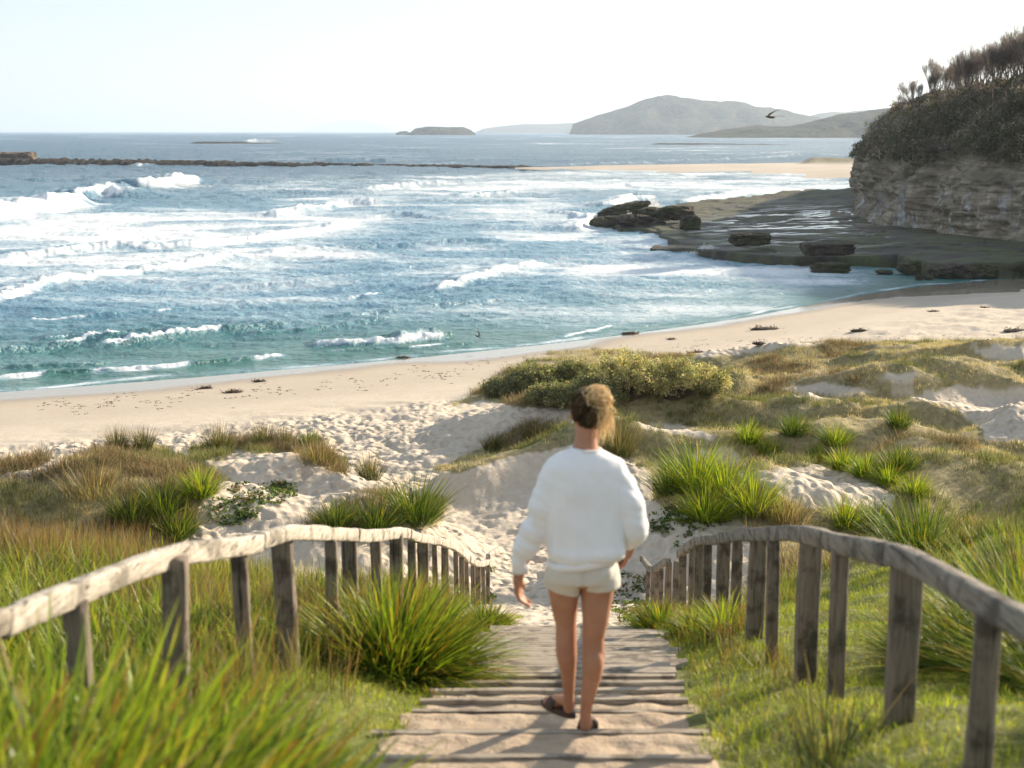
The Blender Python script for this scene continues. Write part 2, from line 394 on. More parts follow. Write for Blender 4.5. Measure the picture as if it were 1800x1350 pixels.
# step boards: edges read from the photograph
BPY = [1344, 1298, 1260, 1240, 1222, 1208, 1196, 1187, 1179, 1172, 1165, 1158, 1151, 1145, 1139, 1133, 1128, 1123, 1118.5, 1114, 1110]
def slope_hit(py):
    lo, hi = 2.0, 20.0
    v = (py-675)/2500; r = (SP+v*CP)/(CP-v*SP)
    for _ in range(50):
        m = (lo+hi)/2
        if CAMZ - r*m > np.interp(m, SLY, SLZ): lo = m
        else: hi = m
    return lo
BY = [3.3, 4.0, 4.6, 5.15] + [slope_hit(p) for p in BPY]
BYa = np.array(BY)

def build_ground():
    ys = [-4.0]
    while ys[-1] < 135:
        y = ys[-1]; h = CAMZ - max(np.interp(y, SLY, SLZ), 1.2 if y < 55 else 0)
        ys.append(y + max(.032 if y > 4 else .12, y*y*1.55/(2500*h)))
    ys = np.array(ys + [150, 180, 240, 400])
    u = np.concatenate([-np.geomspace(3.5, .46, 40)[:-1], np.linspace(-.46, .46, 860), np.geomspace(.46, 3.5, 40)[1:]])
    Y = np.repeat(ys[:, None], len(u), 1); X = u[None, :]*(np.maximum(Y, -3)+4.2)
    z = height(X, Y)
    s = (np.interp(X, SHX, SHY) - Y)*.87
    v = vegmask(X, Y, z).astype(float)
    # soften the mask
    for _ in range(2):
        v[1:-1, 1:-1] = (v[1:-1, 1:-1]*2 + v[:-2, 1:-1] + v[2:, 1:-1] + v[1:-1, :-2] + v[1:-1, 2:])/6
    inpath = sm(.86, .74, np.abs(X-pathc(Y)))*sm(12.9, 12.4, Y)*sm(1, 3, Y)
    # level sand treads held by the boards
    idx = np.clip(np.searchsorted(BYa, Y)-1, 0, len(BYa)-1)
    y0 = BYa[idx]; y1 = np.where(idx+1 < len(BYa), BYa[np.minimum(idx+1, len(BYa)-1)], y0+.3)
    tread = np.interp(y1, SLY, SLZ)*.75 + np.interp(y0, SLY, SLZ)*.25
    z = np.where((Y > BYa[0]) & (Y < BYa[-1]), z*(1-inpath) + (tread*.7+z*.3)*inpath, z)
    foot = (1-v)*sm(12, 15, s)*sm(13, 14.5, Y) + .3*inpath*(1-v)
    foot *= (1-.6*sm(6, 10, X)*sm(36, 42, Y))*(1-.85*sm(3, 8, X)*sm(47, 52, Y))
    steep = sm(.2, .8, fbm(X*.3, Y*.3, 88, 2)+.5)
    trod = sm(.0, .5, foot)*(1-.86*inpath)
    pits = fbm(X*3.9, Y*3.9, 41, 2)
    z = z - trod*(.13*np.clip(pits+.0, 0, 1)*(.55+.45*steep)) + trod*.03*fbm(X*8, Y*5.5, 44, 2)
    z += .010*inpath*fbm(X*7, Y*7, 47, 2)
    wet = sm(4.6, .6, s + 1.3*fbm(X*.16, Y*.16, 61, 3))
    # damp hollow by the rocks
    px, py = proj(X, Y, z)
    pool = inpoly(px+20*fbm(X*.3, Y*.5, 62, 2), py+3*fbm(X*.3, Y*.5, 63, 2), [(1440, 530), (1515, 505), (1620, 496), (1780, 492), (1860, 500), (1780, 512), (1650, 518), (1500, 530), (1380, 545)])
    pool &= (Y > 60)
    wet = np.maximum(wet, pool*1.0); z = np.where(pool, np.minimum(z, .10), z)
    damp = sm(9.5, 6.5, s)*.30
    wet = np.maximum(wet, damp)
    nr, nc = X.shape
    return mesh('ground', np.stack([X.ravel(), Y.ravel(), z.ravel()], 1), gridF(nr, nc)[:, ::1], M_GROUND,
                attrs={'veg': v.ravel(), 'wet': wet.ravel(), 'foot': (foot*steep).ravel(), 'path': (sm(1.4, .8, np.abs(X-pathc(Y)))*sm(13.5, 11.5, Y)).ravel()})
tag(build_ground(), kind='structure')

# ------------------------------------------------------------------ sea
BREAK = [  # crest line in the photograph, height m, foam thrown in front (m), foam trail behind (m), strength
    ([(-120, 392), (0, 380), (60, 374), (110, 367), (150, 357)], 1.9, 10, 10, 1.0),
    ([(120, 352), (150, 348), (190, 340), (222, 349)], 1.6, 8, 5, .95),
    ([(225, 334), (280, 331), (330, 323), (368, 323)], 1.9, 8, 6, 1.0),
    ([(630, 335), (700, 330), (770, 326), (850, 325)], .9, 14, 10, .75),
    ([(800, 348), (850, 344), (915, 340)], .9, 7, 4, .7),
    ([(470, 382), (520, 374), (600, 360), (695, 358)], .9, 8, 8, .7),
    ([(-50, 460), (0, 457), (100, 447), (200, 440), (330, 436), (420, 425), (520, 411), (600, 400), (635, 393)], .65, 3.5, 7, 1.0),
    ([(-60, 545), (0, 524), (80, 501), (180, 487), (300, 471), (400, 455), (445, 450)], .5, 2.2, 6, 1.0),
    ([(445, 450), (520, 442), (640, 436), (780, 430), (900, 428)], .45, 2, 5, .45),
    ([(755, 515), (800, 503), (850, 489), (900, 474), (965, 463)], .42, 1.3, 4, .9),
    ([(535, 608), (640, 603), (700, 600), (790, 590)], .35, .9, .8, .9),
    ([(690, 601), (740, 594), (800, 588)], .3, .1, .1, .3),
    ([(-120, 634), (-30, 624), (60, 616), (160, 604), (230, 598)], .42, .8, .3, .55), ([(150, 612), (255, 601), (330, 590), (420, 579), (520, 570)], .40, .7, .3, .55),
    ([(60, 600), (200, 588), (330, 578)], .25, .3, .2, .35), ([(420, 590), (560, 578), (700, 560)], .22, .3, .2, .3), ([(560, 560), (720, 545), (900, 528)], .2, .3, .2, .3),
    ([(-40, 668), (0, 664), (100, 655), (250, 648), (400, 635), (520, 624)], .16, .9, .6, .68),
    ([(0, 648), (60, 648), (200, 640)], .2, .4, .3, .6),
    ([(550, 618), (700, 612), (850, 600)], .08, .5, .3, .6),
    ([(960, 600), (1040, 583), (1080, 572)], .1, .4, .6, .8),
    ([(0, 568), (150, 556), (300, 545), (520, 527)], .15, .5, 1.2, .5), ([(350, 545), (500, 532), (640, 520), (700, 505)], .15, .5, 1.2, .45),
    ([(1010, 405), (1030, 392), (1050, 385)], .6, 3, 5, 1.1), ([(960, 372), (1010, 380), (1040, 392)], .5, 4, 6, .7),
    ([(1060, 362), (1110, 352), (1160, 350)], .8, 3, 8, 1.0), ([(1190, 356), (1240, 350), (1310, 338), (1340, 336)], .6, 5, 9, 1.0),
    ([(705, 289), (800, 287), (850, 286)], .8, 8, 10, .9), ([(570, 287), (640, 283), (690, 286)], 1.2, 2, 4, .3),
    ([(195, 251), (260, 253), (345, 254)], 1.0, 20, 30, .9), ([(425, 251), (455, 247), (492, 251)], 2.2, 15, 15, 1.2),
    ([(500, 256), (640, 254), (740, 256)], .6, 20, 10, .45), ([(925, 254), (1000, 251), (1075, 254)], .8, 30, 20, .8), ([(930, 239), (1050, 241), (1150, 239)], 1, 60, 60, .8),
    ([(940, 293), (1080, 288), (1200, 284), (1330, 279), (1420, 272)], .8, 5, 14, 1.0), ([(1280, 274), (1370, 270), (1440, 270), (1500, 276)], .8, 5, 12, .95),
    ([(1150, 262), (1300, 262), (1500, 258)], .5, 12, 20, .5), ([(1300, 248), (1400, 246), (1520, 248)], .8, 20, 25, .7),
    ([(1060, 330), (1100, 326), (1130, 332)], .5, 4, 5, .6), ([(1380, 343), (1440, 341), (1480, 346)], .4, 4, 6, .7), ([(240, 293), (250, 290), (262, 292)], .8, 3, 3, 1.0),
    ([(640, 384), (700, 378), (790, 386)], .4, 3, 5, .45), ([(380, 508), (520, 500), (700, 480)], .2, 1, 2.5, .35),
]
# ellipses of lacy foam: px, py, half width, half height, amount
LACE = [(200, 450, 520, 55, .40), (350, 400, 420, 36, .42), (120, 415, 260, 40, .5), (300, 512, 450, 40, .30), (760, 365, 300, 50, .36), (900, 320, 260, 20, .36),
        (1150, 318, 400, 22, .42), (1350, 330, 260, 22, .42), (620, 330, 240, 22, .26), (950, 400, 150, 30, .42), (850, 460, 260, 45, .24), (1150, 500, 220, 50, .40),
        (1350, 490, 200, 30, .42), (1000, 545, 260, 40, .30), (600, 550, 300, 30, .24), (1250, 530, 180, 30, .38), (1000, 480, 420, 60, .22), (600, 440, 600, 90, .20), (1150, 450, 200, 40, .32), (430, 470, 300, 40, .30), (1120, 430, 120, 40, .30), (520, 330, 120, 12, .2),
        (60, 640, 300, 14, .18), (1330, 262, 260, 10, .25), (950, 262, 200, 14, .15)]
GREEN = [(150, 600, 330, 26, 1.0), (550, 575, 260, 22, .7), (90, 352, 100, 9, .9)]
def seg_dist(X, Y, pts):
    """signed offset from a crest (positive towards the shore) and position along it"""
    best = np.full(X.shape, 1e9); sgn = np.zeros(X.shape); tt = np.zeros(X.shape); L = 0
    tot = sum(math.dist(pts[i], pts[i+1]) for i in range(len(pts)-1))
    for (ax, ay), (bx, by) in zip(pts[:-1], pts[1:]):
        dx, dy = bx-ax, by-ay; l = math.hypot(dx, dy)
        t = np.clip(((X-ax)*dx+(Y-ay)*dy)/(l*l), 0, 1)
        qx, qy = X-(ax+t*dx), Y-(ay+t*dy); d = np.hypot(qx, qy)
        m = d < best
        best = np.where(m, d, best); sgn = np.where(m, np.where(dx*qy-dy*qx < 0, d, -d), sgn); tt = np.where(m, (L+t*l)/tot, tt)
        L += l
    return sgn, tt, best
def build_sea():
    ysq = [CAMZ*2500/460/1.9]
    k = 1/ysq[0]; dk = .85/(9*2500); ys = []
    while k > 1/2300: ys.append(1/k); k -= dk
    ys += list(np.geomspace(ys[-1]*1.15, 60000, 26))
    ys = np.array(ys)
    u = np.concatenate([-np.geomspace(4, .42, 30)[:-1], np.linspace(-.42, .42, 900), np.geomspace(.42, 4, 30)[1:]])
    Y = np.repeat(ys[:, None], len(u), 1); X = u[None, :]*Y
    nr, nc = X.shape; X = X.ravel(); Y = Y.ravel()
    px, py = proj(X, Y, np.zeros_like(X))
    s = (Y - np.interp(X, SHX, SHY))*.87       # distance from the waterline
    amp = .03 + .20*sm(2, 30, s) + .30*sm(50, 300, s)
    z = amp*(fbm(X*.07, Y*.16, 70, 4)*1.3 + .75*fbm(X*.35, Y*.55, 75, 4))*sm(1500, 600, Y)
    z = z + sm(1, 12, s)*(.115*fbm(X*.55, Y*.75, 171, 3) + .05*sm(200, 100, Y)*fbm(X*2.1, Y*2.4, 176, 2))*sm(900, 500, Y)
    foam = np.zeros_like(X)
    for (cx, cy, rx, ry, a) in LACE:
        q = ((px-cx)/rx)**2 + ((py-cy)/ry)**2
        foam = np.maximum(foam, a*sm(1.35, .3, q)) + .12*a*sm(1.3, .3, q)
    foam *= (1.0 + .6*fbm(X*.07, Y*.14, 90, 3))
    streak = fbm(X*.08 + Y*.03, Y*.22, 93, 4); foam += .28*np.clip(streak, -.3, 1)*sm(0.02, .2, foam)
    for (pts, h, fr, bk, st) in BREAK:
        W = [tuple(G(a, b, 0).xy) for a, b in pts]
        xs = [p[0] for p in W]; yy = [p[1] for p in W]; pad = max(fr, bk)*2.5 + h*6 + 2
        m = (X > min(xs)-pad) & (X < max(xs)+pad) & (Y > min(yy)-pad) & (Y < max(yy)+pad)
        if not m.any(): continue
        x, y = X[m], Y[m]
        sc = max(h, .2)
        j = sc*1.3*fbm(x/(sc*7), y/(sc*7), 101, 3) + .45*sc*fbm(x/(sc*1.6), y/(sc*1.6), 104, 2)
        d, t, b = seg_dist(x, y + j, W)
        end = sm(0, .12, t)*sm(1, .88, t)*sm(1.0, .0, np.maximum(0, b-np.abs(d)-0)/max(h*4, 1)) 
        inside = sm(0, .10, t)*sm(1, .90, t)
        # steep face to the shore (d>0), long back (d<0)
        prof = np.where(d > 0, np.exp(-(d/(sc*.9))**2), np.exp(-(d/(sc*3.8))**2))
        rag = 1 + .45*fbm(x/(sc*1.5), y/(sc*1.5), 108, 3)
        z[m] += h*(.85 if h > 1 else .72)*prof*inside*rag
        ff = np.where(d > 0, sm(1, .0, d/fr), sm(1, .0, -d/bk)*.75)*(.70+.5*fbm(x/(sc*3), y/(sc*2), 111, 3))
        core = np.exp(-((d-.2*sc)/(sc*.6))**2)*.85
        if st < .7 and h < .6:
            pt = sm(-.02, .35, fbm(x/(sc*6), y*0+7.3, 150+int(h*100), 2)); ff = ff*pt*1.6; core = core*pt*1.7
        z[m] += h*.22*np.clip(core, 0, 1)*inside*fbm(x/(sc*.45), y/(sc*.45), 160, 2)
        foam[m] = np.maximum(foam[m], st*inside*np.maximum(ff*.85, core)*1.05)
    for (cx, cy, rx, ry, a) in GREEN:
        q = ((px-cx)/rx)**2 + ((py-cy)/ry)**2; foam = np.where(foam < .5, foam*(1-.7*a*sm(1.2, .3, q)), foam)
        z += .16*a*sm(1.2, .3, q)*fbm(X*.25, Y*.55, 120, 3)
    foam = np.where(s < 1.2, foam*.4 + .0, foam)
    s2 = s + .9*fbm(X*.22, Y*.22, 131, 3); foam = np.maximum(foam, .60*np.exp(-((s2-.5)/.38)**2)*(.7+.6*fbm(X*.5, Y*.5, 130, 2)))
    z *= sm(-.5, 2.5, s); z -= 0
    far = sm(100, 420, Y)
    foam = foam*(1-.45*sm(300, 420, Y)) + .0
    caps = fbm(X*.012, Y*.05, 140, 3); foam += .40*sm(.28, .6, caps)*sm(350, 500, Y)
    return mesh('sea', np.stack([X, Y, z], 1), gridF(nr, nc), M_SEA, attrs={'foam': np.clip(foam, 0, 1.3), 'shallow': sm(26, 0, s), 'far': far})
tag(build_sea(), kind='structure')

# ------------------------------------------------------------------ far land: rock reef, sand bar, headlands
def smooth_line(pts, n):
    xs = np.array([p[0] for p in pts], float); ys = np.array([p[1] for p in pts], float)
    q = np.linspace(xs[0], xs[-1], n); return q, np.interp(q, xs, ys)
def headland(name, base_py, top, D, depth, mat, seed, label=None, kind='structure', rough=.13):
    """ridge whose crest follows the outline, with a seaward face and a long back slope"""
    qx, qy = smooth_line(top, 260)
    prof = [(-.5, 0.0), (-.42, .30), (-.3, .62), (-.15, .88), (0, 1.0), (.3, .96), (.7, .7), (1.0, 0.0)]
    V = []
    base_h = []
    for px, py in zip(qx, qy):
        t = at(px, py, D); base_h.append(max(t.z, .5))
    base_h = np.array(base_h)
    pr = np.array(prof); tt = np.linspace(-.5, 1, 40); ph = np.interp(tt, pr[:, 0], pr[:, 1])
    Xc = (qx-900)/2500*D
    X = np.repeat(Xc[None, :], len(tt), 0); 
    taper = np.minimum(1, np.minimum(np.arange(260)+1, np.arange(260)[::-1]+1)/14)
    Y = D + tt[:, None]*depth*(.35+.65*taper[None, :])
    Z = base_h[None, :]*ph[:, None]
    n = fbm(X/(depth*.16), Y/(depth*.16), seed, 5)
    Z = Z*(1 + rough*4*n*np.clip(1-np.abs(ph[:, None]-.5)*1.2, .15, 1)) - .6
    X = X*(1+tt[:, None]*depth/D)
    Yn = Y + depth*.08*fbm(X/(depth*.1), Z/(depth*.05), seed+5, 3)
    nr, nc = X.shape
    o = mesh(name, np.stack([X.ravel(), Yn.ravel(), Z.ravel()], 1), gridF(nr, nc), mat)
    return tag(o, label, kind=kind)
def mat_hill(name, a, b, c):
    t = NT(name); P = t.pos(); n = t.noise(P, .012, 8, .68); m = t.noise(P, .05, 5, .7)
    col = t.ramp(n, [(.35, a), (.52, b), (.7, c)]); col = t.mix(.4, col, t.ramp(m, [(.35, a), (.6, c)]))
    return t.out(t.bsdf(col, .95, t.bump(t.math('ADD', n, m), 1.0, 30), Specular_IOR_Level=.05))
MH = mat_hill('hill_forest', (.018, .03, .02), (.055, .065, .04), (.15, .13, .08))
headland('headland', 236, [(1004, 236), (1006, 216), (1040, 204), (1075, 191), (1130, 180), (1150, 176), (1180, 175), (1230, 180), (1300, 184), (1350, 190), (1400, 203), (1440, 208), (1520, 214), (1640, 224)], 4500, 900, MH, 5)
headland('headland', 236, [(1390, 212), (1440, 199), (1480, 195), (1530, 194), (1600, 192), (1700, 215)], 6500, 1200, MH, 9)
headland('headland', 240, [(1222, 238), (1232, 234), (1260, 229), (1300, 224), (1330, 221), (1350, 223), (1380, 222), (1430, 210), (1470, 202), (1500, 198), (1545, 194), (1620, 188), (1800, 190), (1900, 205)], 2300, 500, MH, 13)
headland('headland', 234, [(838, 232), (850, 226), (880, 222), (920, 218), (960, 218), (1004, 216), (1030, 218), (1060, 228)], 9000, 1500, MH, 17, rough=.02)
headland('headland', 234, [(540, 231), (560, 222), (600, 213), (640, 211), (670, 218), (690, 226), (700, 231)], 26000, 3500, MH, 19, rough=.02)
isl = headland('islet', 236, [(722, 234), (732, 226), (750, 223), (790, 223), (815, 224), (828, 228), (836, 234)], 3600, 180, MH, 23)
isl2 = headland('islet', 236, [(700, 233.5), (706, 231), (716, 230), (724, 233.5)], 3800, 60, MH, 25)

def strip_mesh(name, line, zfun, width, mat, nu, nv, seed, veg=None):
    """long low bank: line of world points, profile across it"""
    L = np.array(line, float); d = np.concatenate([[0], np.cumsum(np.hypot(*np.diff(L[:, :2], axis=0).T))])
    t = np.linspace(0, d[-1], nu); cx = np.interp(t, d, L[:, 0]); cy = np.interp(t, d, L[:, 1]); hh = np.interp(t, d, L[:, 2]); ww = np.interp(t, d, L[:, 3])
    v = np.linspace(-1, 1, nv)
    X = np.repeat(cx[None, :], nv, 0); Y = cy[None, :] + v[:, None]*ww[None, :]
    Z = zfun(X, Y, v[:, None], hh[None, :])
    return mesh(name, np.stack([X.ravel(), Y.ravel(), Z.ravel()], 1), gridF(nv, nu), mat)
def gl(px, py, h, w): g = G(px, py, 0); return (g.x, g.y, h, w)
M_REEF = mat_rock('reef_rock', [(.012, .010, .008), (.030, .025, .02), (.06, .05, .04)])
reef = strip_mesh('rock_reef', [gl(-420, 288, 1.6, 9), gl(0, 288.5, 1.5, 10), (gl(60, 288.5, 1.35, 12)), gl(130, 289, 1.3, 12), gl(360, 290, 1.1, 9), gl(480, 291.5, .95, 6), gl(600, 292.5, .85, 5), gl(900, 294.5, .6, 4), gl(1000, 295.5, .35, 3), gl(1080, 296, .1, 3)],
    lambda X, Y, v, h: h*np.clip(1.25-np.abs(v)**3*1.6, -.6, 1) + h*(.45*fbm(X*.35, Y*.35, 3, 4)+.6*np.clip(fbm(X*1.1, Y*.6, 8, 3), 0, 1)) - .25, 9, M_REEF, 900, 22, 3)
tag(reef, kind='structure')
reef2 = strip_mesh('rock_reef', [gl(340, 252, .4, 20), gl(352, 252, 1.3, 25), gl(420, 252, 1.5, 25), gl(440, 252, .6, 20), gl(480, 252, .5, 20), gl(495, 252, .1, 20)],
    lambda X, Y, v, h: h*np.clip(1.2-np.abs(v)**3*1.6, -.6, 1) + .4*h*fbm(X*.1, Y*.1, 4, 4) - .2, 9, M_REEF, 120, 12, 3)
tag(reef2, kind='structure')
reef3 = strip_mesh('rock_reef', [gl(1140, 254, .1, 12), gl(1160, 254, .9, 14), gl(1240, 254, .8, 14), gl(1350, 254.5, .5, 14), gl(1400, 254.5, .1, 12)],
    lambda X, Y, v, h: h*np.clip(1.2-np.abs(v)**3*1.6, -.6, 1) + .5*h*fbm(X*.1, Y*.1, 6, 4) - .15, 9, M_REEF, 160, 12, 3)
tag(reef3, kind='structure')
def mat_sandbar():
    t = NT('pale_sand'); P = t.pos(); n = t.noise(P, .05, 5, .6)
    c = t.ramp(n, [(.3, (.42, .36, .29)), (.7, (.54, .475, .40))]); vg = t.attr('veg')
    c = t.mix(vg, c, t.ramp(t.noise(P, .6, 5, .7), [(.35, (.09, .09, .045)), (.65, (.20, .18, .10))]))
    return t.out(t.bsdf(c, .9, t.bump(t.noise(P, .8, 5, .6), .5, .2)))
def build_bar():
    nu, nv = 500, 60
    pxs = np.linspace(905, 2300, nu)
    front = np.interp(pxs, [905, 1000, 1200, 1300, 1400, 1500, 1800, 2300], [297, 299, 303, 306, 310, 314, 325, 345])
    back = np.interp(pxs, [905, 1000, 1060, 1200, 1500, 1800, 2300], [296, 295, 293, 291, 287, 284, 280])
    A = np.array([tuple(G(a, b, 0)) for a, b in zip(pxs, front)]); B = np.array([tuple(G(a, b, 0)) for a, b in zip(pxs, back)])
    v = np.linspace(-.08, 1.08, nv)[:, None]
    X = A[:, 0]*(1-v)+B[:, 0]*v; Y = A[:, 1]*(1-v)+B[:, 1]*v
    hh = np.interp(pxs, [905, 1050, 1200, 1500], [.25, .6, .9, 1.2])[None, :]
    Z = hh*(1-(np.abs(v-.5)*2)**2.2) + .12*fbm(X*.08, Y*.08, 3, 3)
    vg = sm(1395, 1430, pxs)[None, :]*sm(.45, .6, v)
    Z = Z + vg*(.9+.8*fbm(X*.12, Y*.12, 5, 4))*sm(1.08, .95, v)
    return mesh('sand_bar', np.stack([X.ravel(), Y.ravel(), Z.ravel()], 1), gridF(nv, nu), mat_sandbar(), attrs={'veg': (vg*np.ones_like(X)).ravel()})
tag(build_bar(), kind='structure')

# ------------------------------------------------------------------ boulders
def boulder(name, px, py, w, h, dp, seed, box=.0, mat=M_BOULD, zb=0, slant=0):
    """rock standing at the base pixel, w x h x dp metres"""
    c = G(px, py, zb)
    n = 40; th = np.linspace(0, math.pi, n)[:, None]; ph = np.linspace(0, 2*math.pi, 64)[None, :]
    P = np.stack([(np.sin(th)*np.cos(ph)).ravel(), (np.sin(th)*np.sin(ph)).ravel(), (np.cos(th)*np.ones_like(ph)).ravel()], 1)
    e = 1-box; P = np.sign(P)*np.abs(P)**max(e, .25)
    r = 1 + .34*fbm3(P, 1.5, seed, 5) + .06*np.round(fbm3(P, 2.2, seed+9, 2)*4)/4 - .22*np.clip(.12-np.abs(fbm3(P, 1.6, seed+20, 3)), 0, 1)/.12
    P = P*r[:, None]
    V = P*np.array([w/2, dp/2, h/2]); V[:, 2] += h*.38 + slant*V[:, 0]
    o = mesh(name, V, gridF(n, 64), mat, smooth=False); o.location = (c.x, c.y+dp*.3, zb)
    return o
# the ledge block at the near end of the reef
g0 = G(22, 286, 0)
ob = boulder('boulder', 18, 287, 14, 3.6, 9, 3, .6, mat=M_CLIFF); tag(ob, 'square brown rock block standing on the far left end of the dark reef', 'boulder')
BL = [(1098, 388, 5.6, 2.0, 4, 11, .1, .18, 'big humped dark rock at the sea end of the rock shelf, spray behind it'),
      (1071, 400, 3.6, 1.2, 2.5, 12, .2, 0, 'low mossy rock awash in front of the big humped rock'),
      (1130, 404, 4.6, 1.5, 3, 13, .2, -.1, 'low dark rock right of the white splash at the shelf end'),
      (1160, 392, 4.2, 1.7, 3, 14, .4, 0, 'wedge of dark rock between the humped end rock and the shelf'),
      (1192, 384, 3.2, 1.3, 2.4, 15, .4, 0, 'small flat topped rock on the back of the shelf near its sea end'),
      (1213, 402, 1.7, 1.2, 1.4, 16, .5, 0, 'small dark cube of rock on the green part of the shelf'),
      (1322, 430, 3.0, .85, 2.0, 17, .5, 0, 'dark squarish boulder in the middle of the rock shelf'),
      (1458, 447, 3.4, .80, 2.0, 18, .65, 0, 'long block shaped boulder on the shelf in front of bright pools'),
      (1462, 480, 2.5, .75, 1.4, 19, .4, 0, 'brown rock standing alone in the wash in front of the shelf'),
      (1556, 482, 1.1, .3, .7, 20, .2, 0, 'tiny dark rock just breaking the wash beside the lone brown rock'),
      (1612, 483, 2.1, .95, 1.6, 21, .2, 0, 'rounded grey boulder where the shelf meets the beach'),
      (1617, 492, .55, .35, .5, 22, .1, 0, 'small round stone left of a pair at the edge of the wet sand'),
      (1634, 492, .55, .33, .5, 23, .1, 0, 'small round stone right of a pair at the edge of the wet sand')]
for (px, py, w_, h_, d_, sd, bx, sl_, lab) in BL:
    tag(boulder('boulder', px, py, w_, h_, d_, sd, bx, slant=sl_, zb=1.0 if sd in (15, 16, 17, 18) else 0), lab, 'boulder')
# mossy rocks along the foot of the shelf towards the cliff
_ord = ['first', 'second', 'third', 'fourth', 'fifth', 'sixth', 'seventh', 'eighth', 'ninth']
for i, (px, py) in enumerate([(1655, 488), (1682, 490), (1705, 487), (1730, 490), (1752, 485), (1775, 489), (1800, 484)]):
    tag(boulder('boulder', px, py, 1.6+.5*(i % 3), .8+.25*(i % 2), 1.5, 40+i, .25), '%s from the left of the mossy rocks lined up below the cliff' % _ord[i], 'boulder', 'mossy rocks at the foot of the shelf')

# ------------------------------------------------------------------ rock shelf
PLAT = [(1142, 443), (1152, 436), (1172, 440), (1190, 434), (1157, 424), (1160, 412), (1120, 406), (1085, 404), (1062, 397), (1080, 385), (1120, 376), (1150, 372), (1200, 362), (1300, 356), (1400, 352), (1500, 351),
        (1700, 352), (2300, 352), (2500, 480), (1900, 488), (1780, 490), (1700, 489), (1640, 486), (1600, 480), (1580, 469), (1500, 470), (1400, 470), (1320, 463), (1260, 456), (1220, 450), (1180, 446)]
def build_shelf():
    k = np.linspace(1/86., 1/215., 330); Y1 = 1/k
    u = np.linspace(.05, .60, 640)
    Y = np.repeat(Y1[:, None], len(u), 1); X = u[None, :]*Y
    jx, jy = proj(X, Y, np.zeros_like(X))
    jx = jx + 12*fbm(X*.35, Y*.2, 200, 4); jy = jy + 3.2*fbm(X*.3, Y*.15, 204, 4)
    m = inpoly(jx, jy, PLAT).astype(float)
    for _ in range(2):
        m[1:-1, 1:-1] = (m[1:-1, 1:-1]*2 + m[:-2, 1:-1] + m[2:, 1:-1] + m[1:-1, :-2] + m[1:-1, 2:])/6
    rise = .45 + .035*np.clip(X-14, 0, 40)
    st = fbm(X*.07+.02*Y, Y*.035, 210, 4)
    terr = np.round(st*5)/5*.55 + .10*fbm(X*.8, Y*.4, 215, 4)
    right = sm(28, 40, X + .0*Y)
    Z = -1.0 + m*(rise + 1.0 + terr*(1-.4*right) + .10*fbm(X*.3, Y*.3, 219, 3))
    pxx, pyy = proj(X, Y, Z)
    green = sm(1500, 1300, pxx)
    wet = sm(.9, 1.0, m)*np.exp(-((pxx-1420)/190)**2)*np.exp(-((pyy-400)/36)**2)
    wet = np.clip(wet*1.8, 0, 1)
    return mesh('rock_shelf', np.stack([X.ravel(), Y.ravel(), Z.ravel()], 1), gridF(*X.shape), M_PLAT, attrs={'wet': wet.ravel(), 'green': green.ravel()})
tag(build_shelf(), kind='structure')

